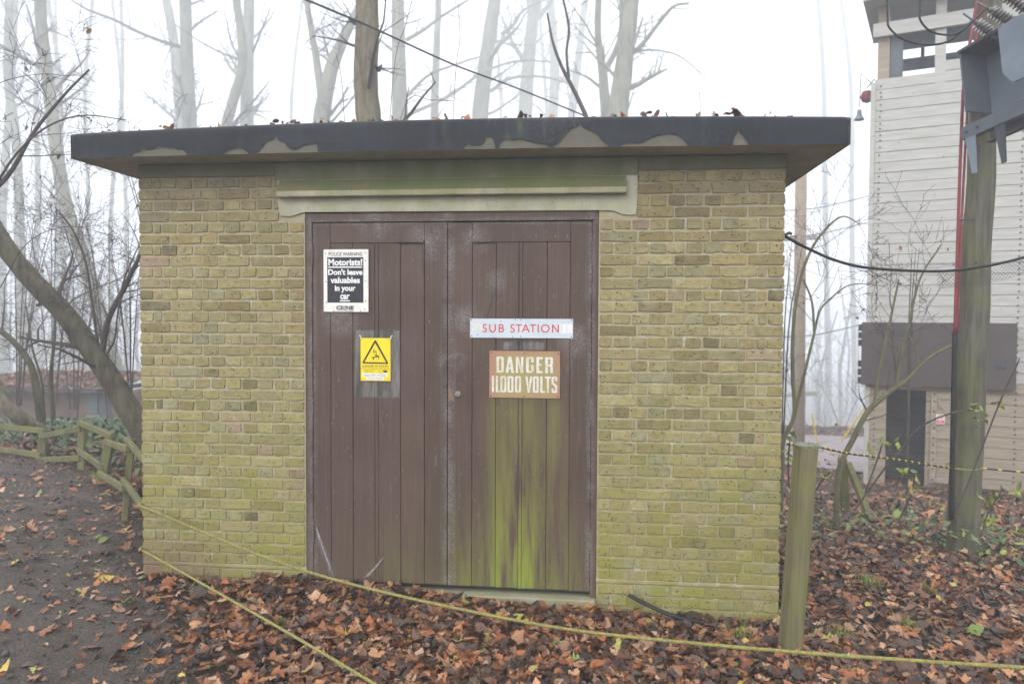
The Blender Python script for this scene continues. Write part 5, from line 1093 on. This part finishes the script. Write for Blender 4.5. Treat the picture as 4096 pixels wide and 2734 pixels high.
for i, (x, y, D, h_, lb) in enumerate(((1790, 900, 9.5, 350, 'bare twigs behind the right wall corner'), (2080, 900, 9.3, 330, 'thin bare twiggy stems in front of the tower'))):
    R = Rng(80+i); st = []
    for k in range(3): dx = R.uniform(-30, 50); st.append(([(x+dx*.2, y+150), (x+dx*.7, y-h_*.4), (x+dx*1.4, y-h_*.75), (x+dx*2.0, y-h_)], [4, 3, 2.2, 1]))
    tree('bare_shrub', lb, st, D, 'bark_twig', 90+i, 3, .5, 1, 3, twig='bark_twig', cat='shrub', cmin=.2, leaves=14)
tree('arching_sapling', 'greenish sapling arching right from behind the hut corner', [([(1798, 1010), (1822, 950), (1818, 860), (1818, 780), (1826, 690), (1845, 610), (1878, 545), (1930, 497), (1975, 515)], [10, 9.5, 9, 8.5, 8, 7, 6, 4, 2]), ([(1822, 955), (1842, 870), (1865, 775), (1880, 715), (1900, 690), (1945, 655), (2000, 650)], [8, 7, 6, 5, 4, 3, 2]), ([(1868, 765), (1862, 690), (1842, 640)], [6, 5, 4])], 8.8, 'bark_moss', 31, 6, .8, 2, 3, twig='bark_twig', cmin=.4, leaves=10)
tree('mossy_sapling', 'mossy leaning sapling crossing before the tower doorway', [([(1925, 1075), (1960, 1000), (1990, 945), (2028, 908), (2060, 885), (2085, 868), (2130, 822), (2190, 788)], [13, 13, 13, 12, 11, 10, 8, 6]), ([(2005, 925), (2018, 850), (2040, 745), (2062, 640)], [7, 7, 6, 4]), ([(2056, 885), (2070, 800), (2085, 745), (2110, 640), (2160, 560)], [7, 6, 6, 5, 3]), ([(2108, 840), (2100, 800), (2085, 770)], [6, 5, 4])], 8.0, 'bark_moss', 32, 4, .6, 2, 3, twig='bark_twig', cmin=.4)
for k, (a, b, D) in enumerate((((1932, 1050), (1940, 1130), 8.3),)):
    bar(dp(*b, D)-Vector((0, 0, .2)), dp(*a, D), .09, .09, M['timber'], None, 'stump_post')
    o = bpy.context.scene.objects['stump_post']; tag(o, 'short rotten post under the mossy leaning sapling', 'post')
tag(bar(dp(2000, 1150, 7.6)-Vector((0, 0, .2)), dp(1945, 1062, 8.1), .06, .06, M['timber'], None, 'prop_stake'), 'slanting wooden stake propped against the rotten post', 'stake')
# ropes-course pole in the mist
D = 17; e = empty('ropes_course_pole', dp(1836, 1040, D), 'pale misty ropes-course pole with crossbars behind the hut corner', 'pole'); MB().tube([dp(1832, 1060, D), dp(1834, 700, D), dp(1838, 380, D)], [.13, .125, .12], 12).build('shaft', M['plank_brown'], e, smooth=True)
for y in (548, 905): bar(dp(1800, y, D), dp(1872, y-4, D), .12, .1, M['plank'], e, 'crossbar')
for y in (470, 530, 760, 1010): tag(MB().tube(catmull([dp(1780, y+14, 16), dp(1880, y+6, 18), dp(2000, y-22, 20)]), .013, 4).build('guy_wire', M['steel_dark']), {470: 'topmost thin wire strung behind the hut corner', 530: 'second thin wire strung behind the hut corner', 760: 'thin wire at mid height behind the hut corner', 1010: 'lowest thin wire behind the wooden post'}[y], 'wire')
for k, (a, b) in enumerate((((1862, 950), (1875, 1015)), ((1930, 1012), (1990, 925)))): tag(MB().tube([dp(*a, 15), dp(*b, 15)], .016, 6).build('yellow_strap', M['yellow']), ('short yellow strap left of the tower foot', 'yellow strap slanting up to the tower edge')[k], 'strap')
# the misty wood: individual far trunks, then one mass
R = Rng(5)
FX = [(-40, 34), (8, 30), (62, 36), (130, 42), (162, 34), (186, 38), (262, 36), (288, 42), (1900, 45), (1960, 48), (652, 46), (1170, 48), (1292, 48)]
for i, (x, D) in enumerate(FX):
    lean = R.uniform(-60, 60); w_ = R.uniform(12, 20)*30/D
    tree('misty_tree', 'faint trunk lost in the white mist', [([(x, 860), (x+lean*.3+R.uniform(-12, 12), 500), (x+lean*.6+R.uniform(-14, 14), 200), (x+lean, -40)], w_)], D, 'bark_pale', 200+i, 7, 3.2, 2, 4, 'faint trunks in the mist', extend=3, cmin=.3)
m = MB()
for i in range(110):
    D = R.uniform(85, 150); a = R.uniform(-2300, -1480) if i % 4 else R.uniform(1080, 1500); p = Vector(CAM+ray(2048+a, 1263)*D); zz = tz(p.x, p.y); h_ = R.uniform(14, 26); r = R.uniform(.1, .28)
    m.tube([(p.x, p.y, zz-.2), (p.x+R.gauss(0, .4), p.y, zz+h_*.5), (p.x+R.gauss(0, 1), p.y, zz+h_)], [r, r*.75, r*.3], 5, False)
    for c in range(5): limb(m, Vector((p.x, p.y, zz+h_*R.uniform(.3, .9))), Vector((R.gauss(0, 1), R.gauss(0, 1), .6)), R.uniform(2, 4.5), r*.3, 1, R, .2, .8, 4)
tag(m.build('distant_woodland', M['bark_pale'], None, 'stuff'), 'far wood fading into white fog', 'woodland')
m = MB()
for i in range(60):
    D = R.uniform(20, 48); x = R.uniform(-100, 330) if i % 3 else R.uniform(1800, 2000); p = dp(x, 900, D); zz = tz(p.x, p.y); limb(m, Vector((p.x, p.y, zz)), Vector((R.gauss(0, .25), R.gauss(0, .25), 1)), R.uniform(1.5, 3.5), R.uniform(.006, .014), 2, R, .1, .7, 4, .3)
tag(m.build('undergrowth', M['bark_twig'], None, 'stuff'), 'tangled bare undergrowth in the wood', 'undergrowth')

# ------------------------------------------------------------------ brambles, ivy, grass
GR = [(.10, .16, .05), (.07, .12, .05), (.13, .19, .05), (.06, .10, .055)]; YG = [(.28, .33, .05), (.34, .36, .06), (.20, .30, .06)]
def green_scatter(name, n, sampler, size, label, cols, hgt, kind='stuff'):
    Vs = []; Ts = []; Cs = []; o = 0; k = 0
    while k < n:
        q = sampler()
        if q is None: continue
        x, y = q; v, T = leaf_verts(2, size*RNG.lognormal(0, .25), RNG, .45); v = v+(x, y, tz(x, y)+.04+RNG.random()*hgt); Vs.append(v); Ts.append(T+o); o += len(v); c = np.array(cols[RNG.integers(len(cols))])*RNG.uniform(.8, 1.2); Cs.append(np.tile(c, (len(v), 1))); k += 1
    return tag(tris_mesh(name, np.concatenate(Vs), np.concatenate(Ts), np.concatenate(Cs), M['green_leaf']), label, 'ground cover', kind=kind)
def clump(cx, cy_, sx, sy): return lambda: (RNG.normal(cx, sx), RNG.normal(cy_, sy))
cl = [(dp(60, 1000, 11), 1.2), (dp(180, 1000, 10.5), .9), (dp(280, 1040, 8.8), .7), (dp(20, 1030, 11), .8), (dp(255, 985, 12), .5)]
def s_ivy():
    c, s = cl[RNG.integers(len(cl))]; x, y = RNG.normal(c.x, s), RNG.normal(c.y, s*.7); return None if on_path(x, y)[0] or inside_hut(x, y) else (x, y)
green_scatter('ground_cover', 2600, s_ivy, .085, 'dark green ivy and bramble cover behind the fence', GR, .30)
cr_ = [(2.3, 1.8, .22), (2.05, 1.95, .2), (1.5, 2.9, .35), (1.0, 3.3, .4), (2.0, 3.4, .35), (.7, 2.6, .25), (2.7, 2.6, .35), (1.8, 2.4, .3), (3.1, 3.0, .3)]
def s_bram():
    c = cr_[RNG.integers(len(cr_))]; x, y = RNG.normal(c[0], c[2]), RNG.normal(c[1], c[2]); return None if inside_hut(x, y) else (x, y)
green_scatter('ground_cover', 520, s_bram, .07, 'low bramble leaves around the foot of the pole', GR+GR+YG, .28)
def spray(name, label, pts, D, tips, size=.075, mat='bark_twig', w_=4):
    P = [dp(a, b, D) for a, b in pts]; e = empty(name, P[0], label, 'plant'); MB().tube(catmull(P, 6), [w_*K*D/F/2]*(6*(len(P)-1))+[w_*.4*K*D/F/2], 5, False).build('stem', M[mat], e)
    for (a, b) in tips:
        for q in range(5):
            c = dp(a+random.uniform(-16, 16), b+random.uniform(-14, 14), D); v, T = leaf_verts(2, size*random.uniform(.7, 1.2), RNG, .8); o = tris_mesh('leaf', v+np.array(c), T, np.tile(np.array(random.choice(YG+GR[2:3])), (len(v), 1)), M['green_leaf'], None, e)
    return e
spray('bramble', 'bramble shoot with yellow-green leaves crossing the pole', [(1960, 1170), (2040, 1060), (2110, 980), (2190, 945), (2235, 940)], 6.2, [(2235, 940), (2250, 955)])
spray('bramble', 'yellow-green bramble leaves before the tower doorway', [(1985, 1130), (2010, 1060), (2025, 1015)], 7.6, [(2025, 1018), (2050, 1010), (2005, 1030)], .085)
spray('bramble', 'bramble sprig with pale leaves low beside the hut corner', [(1840, 1180), (1880, 1110), (1905, 1080)], 6.4, [(1880, 1100), (1895, 1085)])
spray('bramble', 'low yellow-green bramble leaves left of the pole foot', [(2060, 1200), (2090, 1130), (2100, 1080)], 6.6, [(2085, 1090), (2105, 1110), (2080, 1130), (2070, 1075)])
spray('bramble', 'pale bramble leaves right of the pole foot', [(2250, 1230), (2265, 1180), (2300, 1120)], 6.2, [(2270, 1195), (2290, 1130), (2330, 1120), (2260, 1150)])
spray('bramble', 'sprig of pale leaves just behind the hut right corner', [(1810, 1120), (1808, 1060), (1812, 1010)], 6.4, [(1812, 1000), (1806, 1040)], .07)
spray('bramble', 'long bare bramble cane slanting up at the right edge', [(2190, 1180), (2240, 1060), (2290, 930), (2340, 820)], 5.8, [(2290, 930)], .06)
for k, (a, b, lb) in enumerate(((1985, 1350, 'bright grass tuft among the leaves right of the post'), (1690, 1480, 'small grass tuft beside the upper rope'), (2080, 1440, 'small grass tuft in the leaves at lower right'), (1930, 1475, 'thin grass tuft near the foot of the post'), (225, 1140, 'grass tuft between the fence posts'), (345//1, 1130, 'mossy grass at the foot of the fence'))):
    d_ = ray(a*K, b*K); t = (tz(0, 0)-CAM[2])/d_[2]; p = CAM+d_*t; x, y = p[0], p[1]
    if inside_hut(x, y): x, y = -4.7, .9
    m = MB(); z_ = tz(x, y)
    for q in range(34):
        x_, y_ = x+random.gauss(0, .045), y+random.gauss(0, .035); h_ = random.uniform(.06, .15); dx, dy = random.gauss(0, .03), random.gauss(0, .03); m.add([(x_-.002, y_, z_), (x_+.002, y_, z_), (x_+dx*.5+.0015, y_+dy*.5, z_+h_*.6), (x_+dx*.5-.0015, y_+dy*.5, z_+h_*.6), (x_+dx, y_+dy, z_+h_)], [(0, 1, 2, 3), (3, 2, 4)])
    tag(m.build('grass_tuft', M['grass']), lb, 'grass')
# dead twigs and dry stems standing on the roof
for k, P in enumerate(([(880, 272), (905, 150), (930, 60), (945, 0)], [(800, 280), (785, 200), (770, 120)], [(880, 275), (930, 240), (990, 230), (1040, 232)], [(1030, 268), (1045, 170), (1055, 90), (1050, 0)], [(1610, 268), (1606, 240), (1603, 210)])):
    R = Rng(300+k); Q = [dp(a, b, 8.4) for a, b in P]; Q[0].z = ZRT+.04; m = MB(); C_ = catmull(Q, 6); m.tube(C_, [.0045]*(len(C_)-1)+[.0025], 4, False)
    for c in range(5): q = R.randrange(2, len(C_)-1); limb(m, C_[q], Vector((R.gauss(0, 1), R.gauss(0, .5), .5)), .18, .0025, 0, R)
    tag(m.build('dry_stem', M['dry']), ('tall reddish dry stem crossing the brown trunk right side', 'dry twig left of the brown trunk above the roof', 'dry creeper stem arching right from the brown trunk', 'thin dry stem right of the slim trunk', 'short dead stem standing at the roof right part')[k], 'twig')

# ------------------------------------------------------------------ fog
HB = MB().box((-230, -62, -22), (230, 305, 82)).build('haze', None); tag(HB, 'thin white woodland fog', 'fog', kind='stuff')
hm = bpy.data.materials.new('fog'); hm.use_nodes = True; hn = hm.node_tree; hn.nodes.clear(); ho = hn.nodes.new('ShaderNodeOutputMaterial'); pv_ = hn.nodes.new('ShaderNodeVolumePrincipled')
pv_.inputs['Color'].default_value = (.965, .98, 1, 1); pv_.inputs['Density'].default_value = .0085; pv_.inputs['Anisotropy'].default_value = .2
hn.links.new(pv_.outputs[0], ho.inputs['Volume']); HB.data.materials.append(hm)
